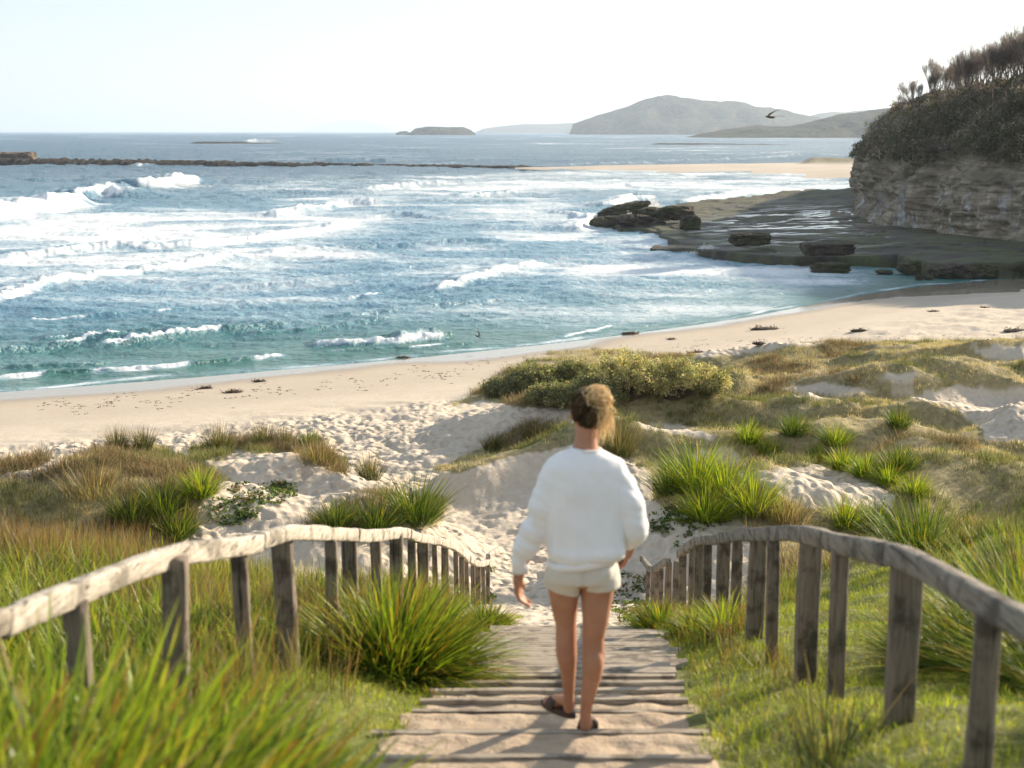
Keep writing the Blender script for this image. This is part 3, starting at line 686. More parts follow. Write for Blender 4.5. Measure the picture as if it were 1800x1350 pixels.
# ------------------------------------------------------------------ cliff
def cliff_surface():
    bp = [(1520, 345), (1506, 352), (1501, 362), (1503, 370), (1530, 380), (1560, 385), (1600, 391), (1650, 398), (1690, 405), (1740, 411), (1800, 416), (1870, 424), (1960, 436), (2100, 455), (2300, 480)]
    B = np.array([tuple(G(a, b, 1.6))[:2] for a, b in bp]); B = np.vstack([[B[0]+[26, 60]], [B[0]+[9, 26]], B])
    d = np.concatenate([[0], np.cumsum(np.hypot(*np.diff(B, axis=0).T))])
    nu = 620; t = np.linspace(0, d[-1], nu)
    # denser where it faces us
    bx = np.interp(t, d, B[:, 0]); by = np.interp(t, d, B[:, 1])
    k = np.ones(9)/9; pad = 4
    bx = np.convolve(np.pad(bx, pad, 'edge'), k, 'valid'); by = np.convolve(np.pad(by, pad, 'edge'), k, 'valid')
    tx, ty = np.gradient(bx), np.gradient(by); l = np.hypot(tx, ty); nx, ny = -ty/l, tx/l    # candidates for inward
    inward = np.stack([nx, ny], 1); 
    if inward[nu//2, 0] < 0: inward = -inward
    for _ in range(60):
        inward[1:-1] = (inward[:-2]+inward[1:-1]*2+inward[2:])/4
    inward /= np.linalg.norm(inward, axis=1)[:, None]
    prof = np.array([(0, -2.5, 0), (.05, 0, 0), (.12, .35, 1.6), (.2, .3, 2.8), (.3, .2, 4.2), (.38, .9, 5.5), (.46, 1.6, 6.8), (.6, 3.6, 9.2), (.75, 6.2, 11.2), (.86, 9.5, 12.3), (.93, 15, 13.2), (1.0, 60, 16.5)])
    nv = 240; v = np.linspace(0, 1, nv)
    off = np.interp(v, prof[:, 0], prof[:, 1]); zz = np.interp(v, prof[:, 0], prof[:, 2])
    tfac = np.interp(t, [0, d[2], d[5], d[8], d[12], d[-1]], [.95, .91, .92, .95, 1.0, 1.0])
    X = bx[None, :] + inward[:, 0][None, :]*off[:, None]*tfac; Y = by[None, :] + inward[:, 1][None, :]*off[:, None]*tfac
    Z = 1.0 + zz[:, None]*tfac[None, :]*np.ones_like(X)
    P = np.stack([X.ravel(), Y.ravel(), Z.ravel()], 1)
    rock = (sm(.02, .07, v)*sm(.50, .40, v))[:, None]*np.ones_like(X)
    # strata ledges, vertical joints and big blocks
    L = fbm(Z.ravel()*1.5+.15*X.ravel(), X.ravel()*.02, 300, 3).reshape(X.shape)
    joint = -np.clip(.22-np.abs(fbm((X+Y).ravel()*.20, Z.ravel()*.05, 305, 3).reshape(X.shape)), 0, 1)*5
    big = fbm3(P*np.array([1, 1, .8]), .16, 310, 4).reshape(X.shape); sml = fbm3(P*np.array([1, 1, 2.2]), .7, 320, 4).reshape(X.shape)
    disp = rock*(np.round(L*4)/4*.22 - joint*-.8 + sml*.85) + big*2.5*sm(.03, .2, v)[:, None]
    X = X - inward[:, 0][None, :]*disp; Y = Y - inward[:, 1][None, :]*disp
    Z = Z + (1-rock)*sm(.4, .6, v)[:, None]*(.7*fbm(X.ravel()*.25, Y.ravel()*.25, 330, 4).reshape(X.shape))
    return X, Y, Z, v, inward
CX, CY, CZ, CV, CIN = cliff_surface()
def mat_cliff():
    t = NT('cliff_rock_and_soil'); P = t.pos(); vg = t.attr('veg')
    nz = t.noise(P, 1.1, 7, .65)
    s = t.noise(t.vscale(P, (.10, .10, 1)), 1.3, 6, .65, .5)
    c = t.ramp(s, [(.3, (.14, .12, .10)), (.45, (.42, .35, .27)), (.55, (.27, .23, .18)), (.7, (.52, .44, .34))])
    c = t.mix(t.ramp(nz, [(.4, .55), (.6, 0.0)]), c, (.08, .065, .05))
    st = t.noise(t.vscale(P, (1, 1, .10)), 1.1, 5, .6, .3); n_ = t.noise(P, .13, 4, .55)
    sep = t.n('ShaderNodeSeparateXYZ'); t.put(sep.inputs[0], P)
    low = t.ramp(t.math('MULTIPLY', sep.outputs[2], .1), [(.32, 1.0), (.55, 0.0)])
    wh = t.math('MULTIPLY', t.ramp(st, [(.53, 0.0), (.6, 1.0)]), t.math('MULTIPLY', low, t.ramp(n_, [(.44, 0.0), (.56, .85)])))
    c = t.mix(wh, c, (.50, .52, .54))
    soil = t.ramp(nz, [(.3, (.05, .045, .03)), (.7, (.12, .105, .07))])
    c = t.mix(vg, c, soil)
    return t.out(t.bsdf(c, .9, t.bump(t.math('ADD', nz, s), 1.0, .35), Specular_IOR_Level=.2))
cvg = (sm(.37, .47, CV)[:, None] + .9*fbm(CX.ravel()*.25, CZ.ravel()*.25+CY.ravel()*.1, 340, 3).reshape(CX.shape)*(np.abs(CV-.39) < .1)[:, None]).clip(0, 1)
tag(mesh('cliff', np.stack([CX.ravel(), CY.ravel(), CZ.ravel()], 1), gridF(*CX.shape), mat_cliff(), attrs={'veg': cvg.ravel()}), kind='structure')

# ------------------------------------------------------------------ blades and leaves
def blades(base, L, w, az, lean, droop, c0, c1, seg=4, twist=None, tipstart=.55, pinch=.35, bpow=1.4):
    """tapering strips; every argument is an array over the n blades"""
    n = len(base); t = np.linspace(0, 1, seg+1)
    ang = lean[:, None] + droop[:, None]*t[None, :]**bpow
    dx = np.sin(ang); dz = np.cos(ang); dt = 1/seg
    cx = np.concatenate([np.zeros((n, 1)), np.cumsum((dx[:, :-1]+dx[:, 1:])/2*dt, 1)], 1)*L[:, None]
    cz = np.concatenate([np.zeros((n, 1)), np.cumsum((dz[:, :-1]+dz[:, 1:])/2*dt, 1)], 1)*L[:, None]
    ca, sa = np.cos(az)[:, None], np.sin(az)[:, None]
    C = np.stack([base[:, 0:1]+cx*ca, base[:, 1:2]+cx*sa, base[:, 2:3]+cz], 2)
    if twist is None: twist = rng.normal(0, .5, n)
    wa = az + math.pi/2 + twist
    W = np.stack([np.cos(wa), np.sin(wa), np.zeros(n)], 1)
    prof = (pinch + (1-pinch)*np.minimum(t/.25, 1))*np.clip(1-t**2.2, 0, 1); prof[-1] = .04
    off = W[:, None, :]*(w[:, None]*prof[None, :]/2)[:, :, None]
    V = np.stack([C-off, C+off], 2).reshape(-1, 3)
    k = (np.arange(n)*(seg+1)*2)[:, None] + (np.arange(seg)*2)[None, :]; k = k.ravel()
    F = np.stack([k, k+1, k+3, k+2], 1)
    m = sm(tipstart, 1, t)[None, :, None]
    col = c0[:, None, :]*(1-m) + c1[:, None, :]*m
    col = np.repeat(col[:, :, None, :], 2, 2).reshape(-1, 3)
    return V, F, col
def pick(pal, n, var=.18):
    """pal: list of (weight, rgb)"""
    wgt = np.array([p[0] for p in pal], float); wgt /= wgt.sum()
    c = np.array([p[1] for p in pal])[rng.choice(len(pal), n, p=wgt)]
    return np.clip(c*(1+rng.normal(0, var, (n, 1)))*(1+rng.normal(0, var*.3, (n, 3))), .004, .9)
def join(parts):
    Vs, Fs, Cs = [], [], []; o = 0
    for V, F, C in parts:
        Vs.append(V); Fs.append(F+o); Cs.append(C); o += len(V)
    return np.concatenate(Vs), np.concatenate(Fs), np.concatenate(Cs)
GR = (.14, .20, .018); GRB = (.32, .42, .03); GRD = (.04, .085, .016); YEL = (.50, .40, .05); ORG = (.46, .22, .04); TAN = (.42, .32, .17); BRN = (.16, .10, .055); OLV = (.12, .13, .05); GREY = (.20, .19, .13)
STYLES = {
 # n blades, length, width, spread radius, lean max, droop, base palette, tip palette
 'flax': dict(n=420, L=.85, w=.013, r=.20, lean=1.15, droop=.75, pal=[(5, GR), (4, GRB), (2, GRD), (.6, YEL)], tip=[(5, GRB), (2, GR), (1.3, YEL), (.7, ORG)]),
 'dark': dict(n=420, L=.80, w=.011, r=.20, lean=1.0, droop=.6, pal=[(5, GRD), (4, GR), (1, OLV)], tip=[(3, GR), (2, GRD), (1, YEL), (.6, BRN)]),
 'sedge': dict(n=460, L=.75, w=.006, r=.20, lean=.62, droop=.35, pal=[(4, GRD), (3, OLV), (2, BRN)], tip=[(4, BRN), (3, TAN), (1, OLV)]),
 'bush': dict(n=2300, L=.84, w=.012, r=.36, lean=1.5, droop=.65, pal=[(7, GRD), (4, GR), (1, GRB)], tip=[(5, GRB), (2.6, YEL), (1.8, ORG), (4, GR), (2, GRD)]),
 'fore': dict(n=760, L=.86, w=.027, r=.28, lean=.85, droop=.75, pal=[(8, GRD), (4, GR), (1.5, BRN)], tip=[(9, GRB), (2.5, YEL), (.9, ORG), (.9, TAN), (3, GR), (2, GRD)]),
 'tan': dict(n=360, L=.55, w=.007, r=.28, lean=.8, droop=.5, pal=[(4, OLV), (3, TAN), (2, BRN)], tip=[(4, TAN), (2, BRN), (1, OLV)]),
}
def clump_data(style, size=1.0, dens=1.0, wid=1.0, oval=1.0, bias=(0, 0)):
    s = STYLES[style]; n = int(s['n']*dens)
    rr = np.sqrt(rng.random(n))*s['r']*size; a = rng.random(n)*2*math.pi
    base = np.stack([rr*np.cos(a)*oval, rr*np.sin(a), np.full(n, -.03)], 1)
    az = a + rng.normal(0, .45, n) ; q = rr/(s['r']*size)
    lean = np.clip(s['lean']*q*rng.uniform(.5, 1.1, n) + rng.normal(0, .10, n), -.2, 1.5)
    if bias != (0, 0):
        vx = np.sin(lean)*np.cos(az)+bias[0]; vy = np.sin(lean)*np.sin(az)+bias[1]
        az = np.arctan2(vy, vx); lean = np.arcsin(np.clip(np.hypot(vx, vy), 0, .98))
    L = s['L']*size*rng.uniform(.55, 1.12, n)*(1-.15*q); droop = s['droop']*rng.uniform(.2, 1.3, n)
    V, F, C = blades(base, L, s['w']*wid*rng.uniform(.7, 1.3, n), az, lean, droop, pick(s['pal'], n), pick(s['tip'], n), seg=5, tipstart=.35)
    return V, F, C
def clump(name, data, loc, label=None, cat='grass clump', group=None, mat=None, rz=0):
    V, F, C = data
    o = mesh(name, V, F, mat or M_BLADE, attrs={'Col': C}, smooth=False); o.location = loc; o.rotation_euler = (0, 0, rz)
    return tag(o, label, cat, group)
def on(px, py, z0=None, sink=.0):
    """ground point seen at a pixel"""
    v = (py-675)/2500; u = (px-900)/2500
    r = (SP+v*CP)/(CP-v*SP)
    Ys = np.linspace(1.5, 70, 3000); D = Ys/(CP-v*SP); xs = D*u
    d = (CAMZ-r*Ys) - height(xs, Ys)
    i = np.argmax(d < 0) if (d < 0).any() else len(Ys)-1
    return Vector((xs[i], Ys[i], CAMZ-r*Ys[i]-sink))
def grd(px, Y): 
    # ground under a pixel column at distance Y
    x = px; return Vector((x, Y, hz(x, Y)))

# ------------------------------------------------------------------ scrub and bare trees on the cliff
def leaf_cloud(C, rad, per, size, col, flat=.7, aspect=.5):
    """C (n,3) clump centres; per leaves each"""
    n = len(C)*per; c = np.repeat(C, per, 0); rd = np.repeat(rad, per)
    d = rng.normal(0, 1, (n, 3)); d /= np.linalg.norm(d, axis=1)[:, None]; d *= (rng.random(n)**.4)[:, None]; d[:, 2] *= flat
    P = c + d*rd[:, None]
    a = rng.normal(0, 1, (n, 3)); a /= np.linalg.norm(a, axis=1)[:, None]; b = np.cross(a, rng.normal(0, 1, (n, 3))); b /= np.linalg.norm(b, axis=1)[:, None]
    sz = (size*rng.uniform(.6, 1.4, n))[:, None]; a = a*sz*.5; b = b*sz*.5*aspect
    V = np.stack([P-a, P-b, P+a, P+b], 1).reshape(-1, 3); F = np.arange(n*4).reshape(-1, 4)
    cc = np.repeat(col, per, 0)*(1+rng.normal(0, .16, (n, 1))); C4 = np.repeat(np.clip(cc, .01, .9), 4, 0)
    return V, F, C4
def build_scrub():
    nv, nu = CX.shape
    w_ = (CV[:, None] + .07*fbm(CX*.18, CY*.18, 410, 3) > .41).astype(float)
    px, py = proj(CX, CY, CZ); w_ *= (px > 1450) & (px < 2150) & (CY > 60)
    area = np.abs(np.gradient(CX, axis=1))+np.abs(np.gradient(CY, axis=1)); area *= np.abs(np.gradient(CZ, axis=0))+np.hypot(np.gradient(CX, axis=0), np.gradient(CY, axis=0))
    w_ *= area; w_ *= np.where(CV[:, None] > .92, .25, 1)
    p = (w_/w_.sum()).ravel(); n = 11000
    idx = rng.choice(len(p), n, p=p)
    C = np.stack([CX.ravel()[idx], CY.ravel()[idx], CZ.ravel()[idx]], 1) + rng.normal(0, .3, (n, 3))*[1, 1, .2]
    big = fbm3(C, .12, 400, 3)
    rad = rng.uniform(.35, .85, n)*(1+.6*np.clip(big, -.5, 1)); C[:, 2] += rad*.45
    col0 = pick([(4, (.17, .15, .10)), (3, (.12, .125, .07)), (3, (.23, .19, .145)), (2, (.11, .10, .065)), (1.5, (.30, .25, .20))], n)
    col = np.clip(col0*(1+1.1*fbm3(C, .22, 420, 3))[:, None], .02, .6)
    V, F, K = leaf_cloud(C, rad, 15, .31, col, flat=.75, aspect=.4)
    m = 2600; i2 = rng.choice(n, m); tw = blades(C[i2], rng.uniform(.8, 1.9, m), np.full(m, .06), rng.random(m)*6.3, np.abs(rng.normal(.2, .3, m)), rng.normal(.1, .3, m), np.tile([.17, .15, .13], (m, 1)), np.tile([.13, .11, .10], (m, 1)), seg=2)
    V, F, K = join([(V, F, K), tw])
    o = mesh('cliff_scrub', V, F, M_DRY, attrs={'Col': K}, smooth=False)
    tag(o, kind='stuff')
    o['label'] = 'grey green coastal scrub covering the upper slope of the cliff'; o['category'] = 'scrub'
build_scrub()

def tube(pts, rads, n=6):
    P = np.array(pts, float); r = np.array(rads, float)
    T = np.gradient(P, axis=0); T /= np.linalg.norm(T, axis=1)[:, None]+1e-9
    ref = np.array([0, 0, 1.0]) if abs(T[0, 2]) < .8 else np.array([1.0, 0, 0])
    A = np.cross(T, ref); A /= np.linalg.norm(A, axis=1)[:, None]; B = np.cross(T, A)
    th = np.linspace(0, 2*math.pi, n, endpoint=False)
    V = P[:, None, :] + r[:, None, None]*(np.cos(th)[None, :, None]*A[:, None, :] + np.sin(th)[None, :, None]*B[:, None, :])
    V = V.reshape(-1, 3); F = []
    for i in range(len(P)-1):
        for j in range(n): F.append((i*n+j, i*n+(j+1) % n, (i+1)*n+(j+1) % n, (i+1)*n+j))
    return V, np.array(F), np.zeros((len(V), 3))
def tree_variant(seed, H):
    rs = random.Random(seed); limbs = []; tips = []
    def grow(p, d, l, r, lev):
        n = 5; pts = [p]; rr = [r]
        for i in range(n):
            d = (d + Vector((rs.gauss(0, .10), rs.gauss(0, .10), .10))).normalized(); p = p + d*l/n; pts.append(p); rr.append(r*(1-.5*(i+1)/n))
        limbs.append((pts, rr))
        if lev >= 1: tips.append((pts[2], d)); tips.append((pts[4], d))
        if lev >= 3: tips.append((p, d)); return
        for k in range(rs.choice([2, 3, 3])):
            a = rs.random()*6.28; sp = rs.uniform(.25, .55)
            nd = (d + Vector((math.cos(a)*sp, math.sin(a)*sp, .18))).normalized()
            grow(pts[-1] if k < 2 else pts[3], nd, l*rs.uniform(.62, .85), rr[-1]*.8, lev+1)
    for k in range(rs.choice([1, 2, 2, 3])):
        a = rs.random()*6.28; grow(Vector((0, 0, -.3)), Vector((math.cos(a)*.28, math.sin(a)*.28, 1)).normalized(), H*.36, .085, 0)
    trunk = join([tube(p, r, 5) for p, r in limbs])
    n = len(tips)*6; base = np.repeat(np.array([tuple(t[0]) for t in tips]), 6, 0); base = base + rng.normal(0, .06, base.shape)
    D = np.repeat(np.array([tuple(t[1]) for t in tips]), 6, 0) + rng.normal(0, .48, (n, 3)); az = np.arctan2(D[:, 1], D[:, 0]); lean = np.arctan2(np.hypot(D[:, 0], D[:, 1]), np.abs(D[:, 2])+.4)
    tw = blades(base, rng.uniform(.3, .85, n)*H/4.5, np.full(n, .024), az, lean, rng.normal(-.1, .25, n), pick([(1, (.24, .20, .17))], n), pick([(1, (.10, .08, .06))], n), seg=2)
    return trunk, tw
M_BARK = mat_simple('burnt_bark', (.055, .043, .036), col2=(.11, .09, .075), csc=3)
def build_trees():
    var = [tree_variant(50+i, 4.4) for i in range(6)]
    protos = []
    for tr, tw in var: protos.append((tr, tw))
    pxr, pyr = proj(CX, CY, CZ)
    spots = [(1571, 2.0), (1583, 1.9), (1596, 3.2), (1604, 2.9), (1619, 1.7), (1634, 4.5), (1643, 3.6), (1657, 3.9), (1668, 3.6), (1677, 4.3), (1686, 3.4), (1694, 4.4), (1703, 4.8), (1712, 4.0), (1721, 4.9),
             (1729, 4.2), (1737, 4.6), (1746, 4.9), (1754, 4.2), (1762, 4.5), (1770, 4.0), (1778, 4.9), (1787, 5.2), (1795, 5.0), (1806, 5.1), (1818, 5.0), (1832, 5.3),
             (1610, 2.4), (1626, 3.3), (1650, 3.3), (1662, 4.3), (1682, 4.4), (1698, 4.2), (1707, 4.5), (1717, 4.4), (1742, 4.6), (1758, 4.7), (1774, 4.6), (1782, 4.7), (1801, 5.0), (1811, 4.9), (1826, 5.1), (1842, 5.2), (1855, 5.2), (1665, 3.0), (1700, 3.4), (1733, 3.6), (1765, 3.7), (1791, 4.0)]
    G_ = 'bare trees along the cliff top'
    spots.sort(); word = ['leftmost', 'second', 'third', 'fourth', 'fifth', 'sixth', 'seventh', 'eighth', 'ninth']
    made = {}
    for i, (px, H) in enumerate(spots):
        m = np.abs(pxr-px) < 3; m &= CV[:, None] > .7; m &= CV[:, None] < .98
        if not m.any(): continue
        yy = np.where(m, pyr, 1e9); k = np.argmin(yy); ix = np.unravel_index(k, yy.shape)
        loc = (CX[ix]+rng.normal(0, .3), CY[ix]+rng.uniform(-1.5, 1.5), CZ[ix]-.4)
        v = i % 6
        t = empty('bare_tree', loc, rng.random()*6.28); sc = H/4.4*.9*(1 if i < 27 else 1); t.scale = (sc*1.2, sc*1.2, sc)
        if v not in made:
            tr, tw = protos[v]
            a = mesh('trunk', tr[0], tr[1], M_BARK, t); b = mesh('crown', tw[0], tw[1], M_DRY, t, smooth=False, attrs={'Col': tw[2]}); made[v] = (a, b)
        else:
            for o in made[v]:
                c = o.copy(); COL.objects.link(c); c.parent = t
        sz = 'short' if H < 3.1 else 'tall' if H > 4.55 else 'middling'
        nth = word[i]+(' from the left' if i else '') if i < 9 else '%d%s from the left' % (i+1, {1: 'st', 2: 'nd', 3: 'rd'}.get((i+1) % 10 if not 10 < i+1 < 14 else 0, 'th'))
        tag(t, '%s bare tree, %s in the row along the cliff top' % (sz, nth), 'tree', G_)
build_trees()

# ------------------------------------------------------------------ ground cover
def scatter(n, xr, yr, test, dens=None):
    x = rng.uniform(*xr, n); y = rng.uniform(*yr, n); z = height(x, y)
    m = test(x, y, z); return x[m], y[m], z[m]
def stuff(name, data, label, cat, mat=M_BLADE):
    o = mesh(name, data[0], data[1], mat, attrs={'Col': data[2]}, smooth=False)
    o['kind'] = 'stuff'; o['label'] = label; o['category'] = cat; return o
def grass_field(x, y, z, per, Lr, w, lean, droop, pal, tip, r=.05, seg=3, bias=0.0):
    n = len(x)*per; b = np.stack([np.repeat(x, per), np.repeat(y, per), np.repeat(z, per)-.015], 1)
    a = rng.random(n)*6.283; rr = rng.random(n)*r; b[:, 0] += rr*np.cos(a); b[:, 1] += rr*np.sin(a)
    az = a + rng.normal(0, .6, n); L = rng.uniform(Lr[0], Lr[1], n); cl = np.repeat(rng.random(len(x)), per)
    c0 = pick(pal, len(x)); c1 = pick(tip, len(x)); c0 = np.repeat(c0, per, 0)*(1+rng.normal(0, .2, (n, 1))); c1 = np.repeat(c1, per, 0)*(1+rng.normal(0, .2, (n, 1)))
    return blades(b, L*(.75+.5*cl), np.full(n, w)*rng.uniform(.7, 1.3, n), az, np.abs(rng.normal(0, lean, n)), rng.normal(droop, droop*.6, n), np.clip(c0, .004, .9), np.clip(c1, .004, .9), seg=seg)
def inview(x, y, m=.46): return np.abs(x) < m*(y+2.5)
def dune_grass():
    test = lambda x, y, z: vegmask(x, y, z) & inview(x, y, .41) & (y > 16)
    x, y, z = scatter(230000, (-22, 26), (15.5, 58), test)
    f = fbm(x*.35, y*.45, 500, 4); g = fbm(x*.8, y*.8, 505, 3)
    left = x < -2.2; f = np.where(left, np.sign(f+.03)*(np.abs(f+.03)*1.5+.10), f)
    keep = rng.random(len(x)) < np.where(left, 1.0, np.clip(.60+1.2*g, .08, 1)); x, y, z, f, g = x[keep], y[keep], z[keep], f[keep], g[keep]
    parts = []
    A = f < -.24; B = (f >= -.24) & (f < .26); C = f >= .26
    straw = [(5, (.64, .53, .26)), (3, (.52, .45, .20)), (2, (.36, .34, .13))]; green = [(4, (.17, .19, .06)), (3, (.26, .26, .09)), (3, (.10, .13, .04))]; brown = [(4, (.17, .12, .06)), (3, (.28, .20, .10)), (3, (.13, .14, .05))]
    for m, pal, tp, Lr in ((A, green, [(3, (.36, .35, .13)), (2, (.50, .43, .20))], (.10, .28)), (B, straw, [(3, (.78, .66, .38)), (2, (.62, .53, .27))], (.06, .15)), (C, brown, [(3, (.46, .34, .18)), (2, (.60, .48, .27))], (.16, .36))):
        parts.append(grass_field(x[m], y[m], z[m], 13, Lr, .010, .6, .8, pal, tp, r=.13, seg=2))
    stuff('dune_grass', join(parts), 'straw and olive coloured grass covering the low dunes', 'grass', M_DRY)
dune_grass()
def fence_x(y): return np.interp(y, [3, 5, 7, 10, 15, 21], [-1.66, -1.55, -1.28, -1.08, -.82, -.36])
def reeds():
    test = lambda x, y, z: (x < fence_x(y)-.25) & inview(x, y, .40) & (y > 4.5)
    x, y, z = scatter(26000, (-12, -1), (4.5, 19.5), test)
    k = rng.random(len(x)) < np.clip(.75 + .8*fbm(x*.6, y*.6, 520, 3), .15, 1)*np.interp(y, [4.5, 9, 19], [.9, .8, .6]); x, y, z = x[k], y[k], z[k]
    f = fbm(x*.5, y*.5, 525, 3); m = f < .12
    a = grass_field(x[m], y[m], z[m], 7, (.22, .50), .013, .36, .45, [(4, GR), (3, OLV), (2, GRD), (1, BRN)], [(4, GRB), (3, (.26, .28, .07)), (2, YEL), (2.4, TAN)], r=.12, seg=4)
    b = grass_field(x[~m], y[~m], z[~m], 9, (.25, .55), .006, .22, .2, [(3, BRN), (3, OLV), (1, GRD)], [(3, (.36, .20, .09)), (3, TAN), (1, ORG)], r=.10, seg=3)
    stuff('reed_bed', join([a, b]), 'knee high yellow green strap reeds on the bank beyond the left handrail', 'reeds')
reeds()
def lawn():
    def test(x, y, z):
        d = np.abs(x-pathc(y)); e = .76 + .10*fbm(x*2.2, y*2.2, 540, 3)
        return (d > e) & (x > fence_x(y)-.5) & inview(x, y, .42)
    x, y, z = scatter(150000, (-2.5, 9), (2.2, 17), test)
    k = rng.random(len(x)) < np.interp(y, [2, 6, 12, 17], [.45, 1, .8, .45])*np.clip(.8+.8*fbm(x*1.5, y*1.5, 545, 3), .1, 1); x, y, z = x[k], y[k], z[k]
    p = grass_field(x, y, z, 6, (.03, .085), .0055, .8, .6, [(4, (.22, .29, .025)), (3, (.34, .38, .035)), (2, (.15, .20, .03)), (.8, (.36, .29, .12))], [(4, (.40, .43, .07)), (2, (.48, .44, .10)), (1, (.22, .27, .04))], r=.05, seg=2)
    stuff('lawn_grass', p, 'low bright green turf beside the sandy steps', 'grass')
lawn()
def tall_right():
    # rough olive and tan grass on the bank right of the right handrail and behind it
    test = lambda x, y, z: (x > np.interp(y, [3, 8, 14, 20], [2.9, 3.1, 2.4, 2.3])) & inview(x, y, .41) & vegmask(x, y, z)
    x, y, z = scatter(30000, (1.8, 12), (6.5, 21), test)
    k = fbm(x*.5, y*.4, 560, 3) > np.interp(y, [6, 12, 16, 21], [.30, .10, -.1, -.1]); x, y, z = x[k], y[k], z[k]
    p = grass_field(x, y, z, 8, (.12, .34), .009, .50, .5, [(4, OLV), (3, GR), (2, GRD), (1, BRN)], [(4, (.24, .26, .07)), (3, YEL), (2.4, TAN), (2, GRB)], r=.12, seg=3)
    # stalks along both fences
    q = []
    for side in (-1, 1):
        n = 900; y = rng.uniform(5.5, 17, n); xo = (fence_x(y) + rng.normal(.05, .14, n)) if side < 0 else (np.interp(y, [4, 8, 12, 16], [1.48, 1.58, 1.68, 1.72]) + rng.normal(-.05, .16, n))
        k = rng.random(n) < np.clip(.5+1.4*fbm(y*1.3, xo, 570, 2), .02, 1)*(1 if side < 0 else np.interp(y, [7, 9.5], [.25, 1])); y, xo = y[k], xo[k]
        q.append(grass_field(xo, y, height(xo, y), 9, ((.18, .48) if side < 0 else (.08, .24)), .006, .35, .35, [(3, OLV), (3, BRN), (2, GR)], [(3, TAN), (2, ORG), (2, GRB), (2, (.30, .16, .08))], r=.09, seg=3))
    stuff('rough_grass', join([p]+q), 'rough olive and tan grass on the bank and along the handrails', 'grass')
tall_right()
def creeper():
    parts = []
    spots = []
    for (cx, cy, rx, ry, n) in [(410, 900, 45, 28, 70), (460, 868, 55, 22, 60), (500, 860, 25, 12, 24), (1225, 905, 60, 24, 80), (1180, 930, 70, 35, 30), (1100, 1040, 45, 40, 34), (1160, 925, 30, 14, 18), (850, 1050, 12, 6, 16), (858, 1002, 6, 5, 10), (1120, 1080, 30, 20, 60)]:
        for _ in range(n):
            a = random.random()*6.28; q = math.sqrt(random.random()); spots.append(tuple(on(cx+rx*q*math.cos(a), cy+ry*q*math.sin(a))))
    C = np.array(spots); C[:, 2] += .02
    V = leaf_cloud(C, np.full(len(C), .11), 10, .06, pick([(3, (.07, .11, .03)), (2, (.12, .17, .045)), (1, (.16, .13, .06))], len(C)), flat=.25, aspect=.7)
    stuff('creeping_plants', V, 'sparse creeping green plants spreading over bare sand', 'ground cover')
creeper()

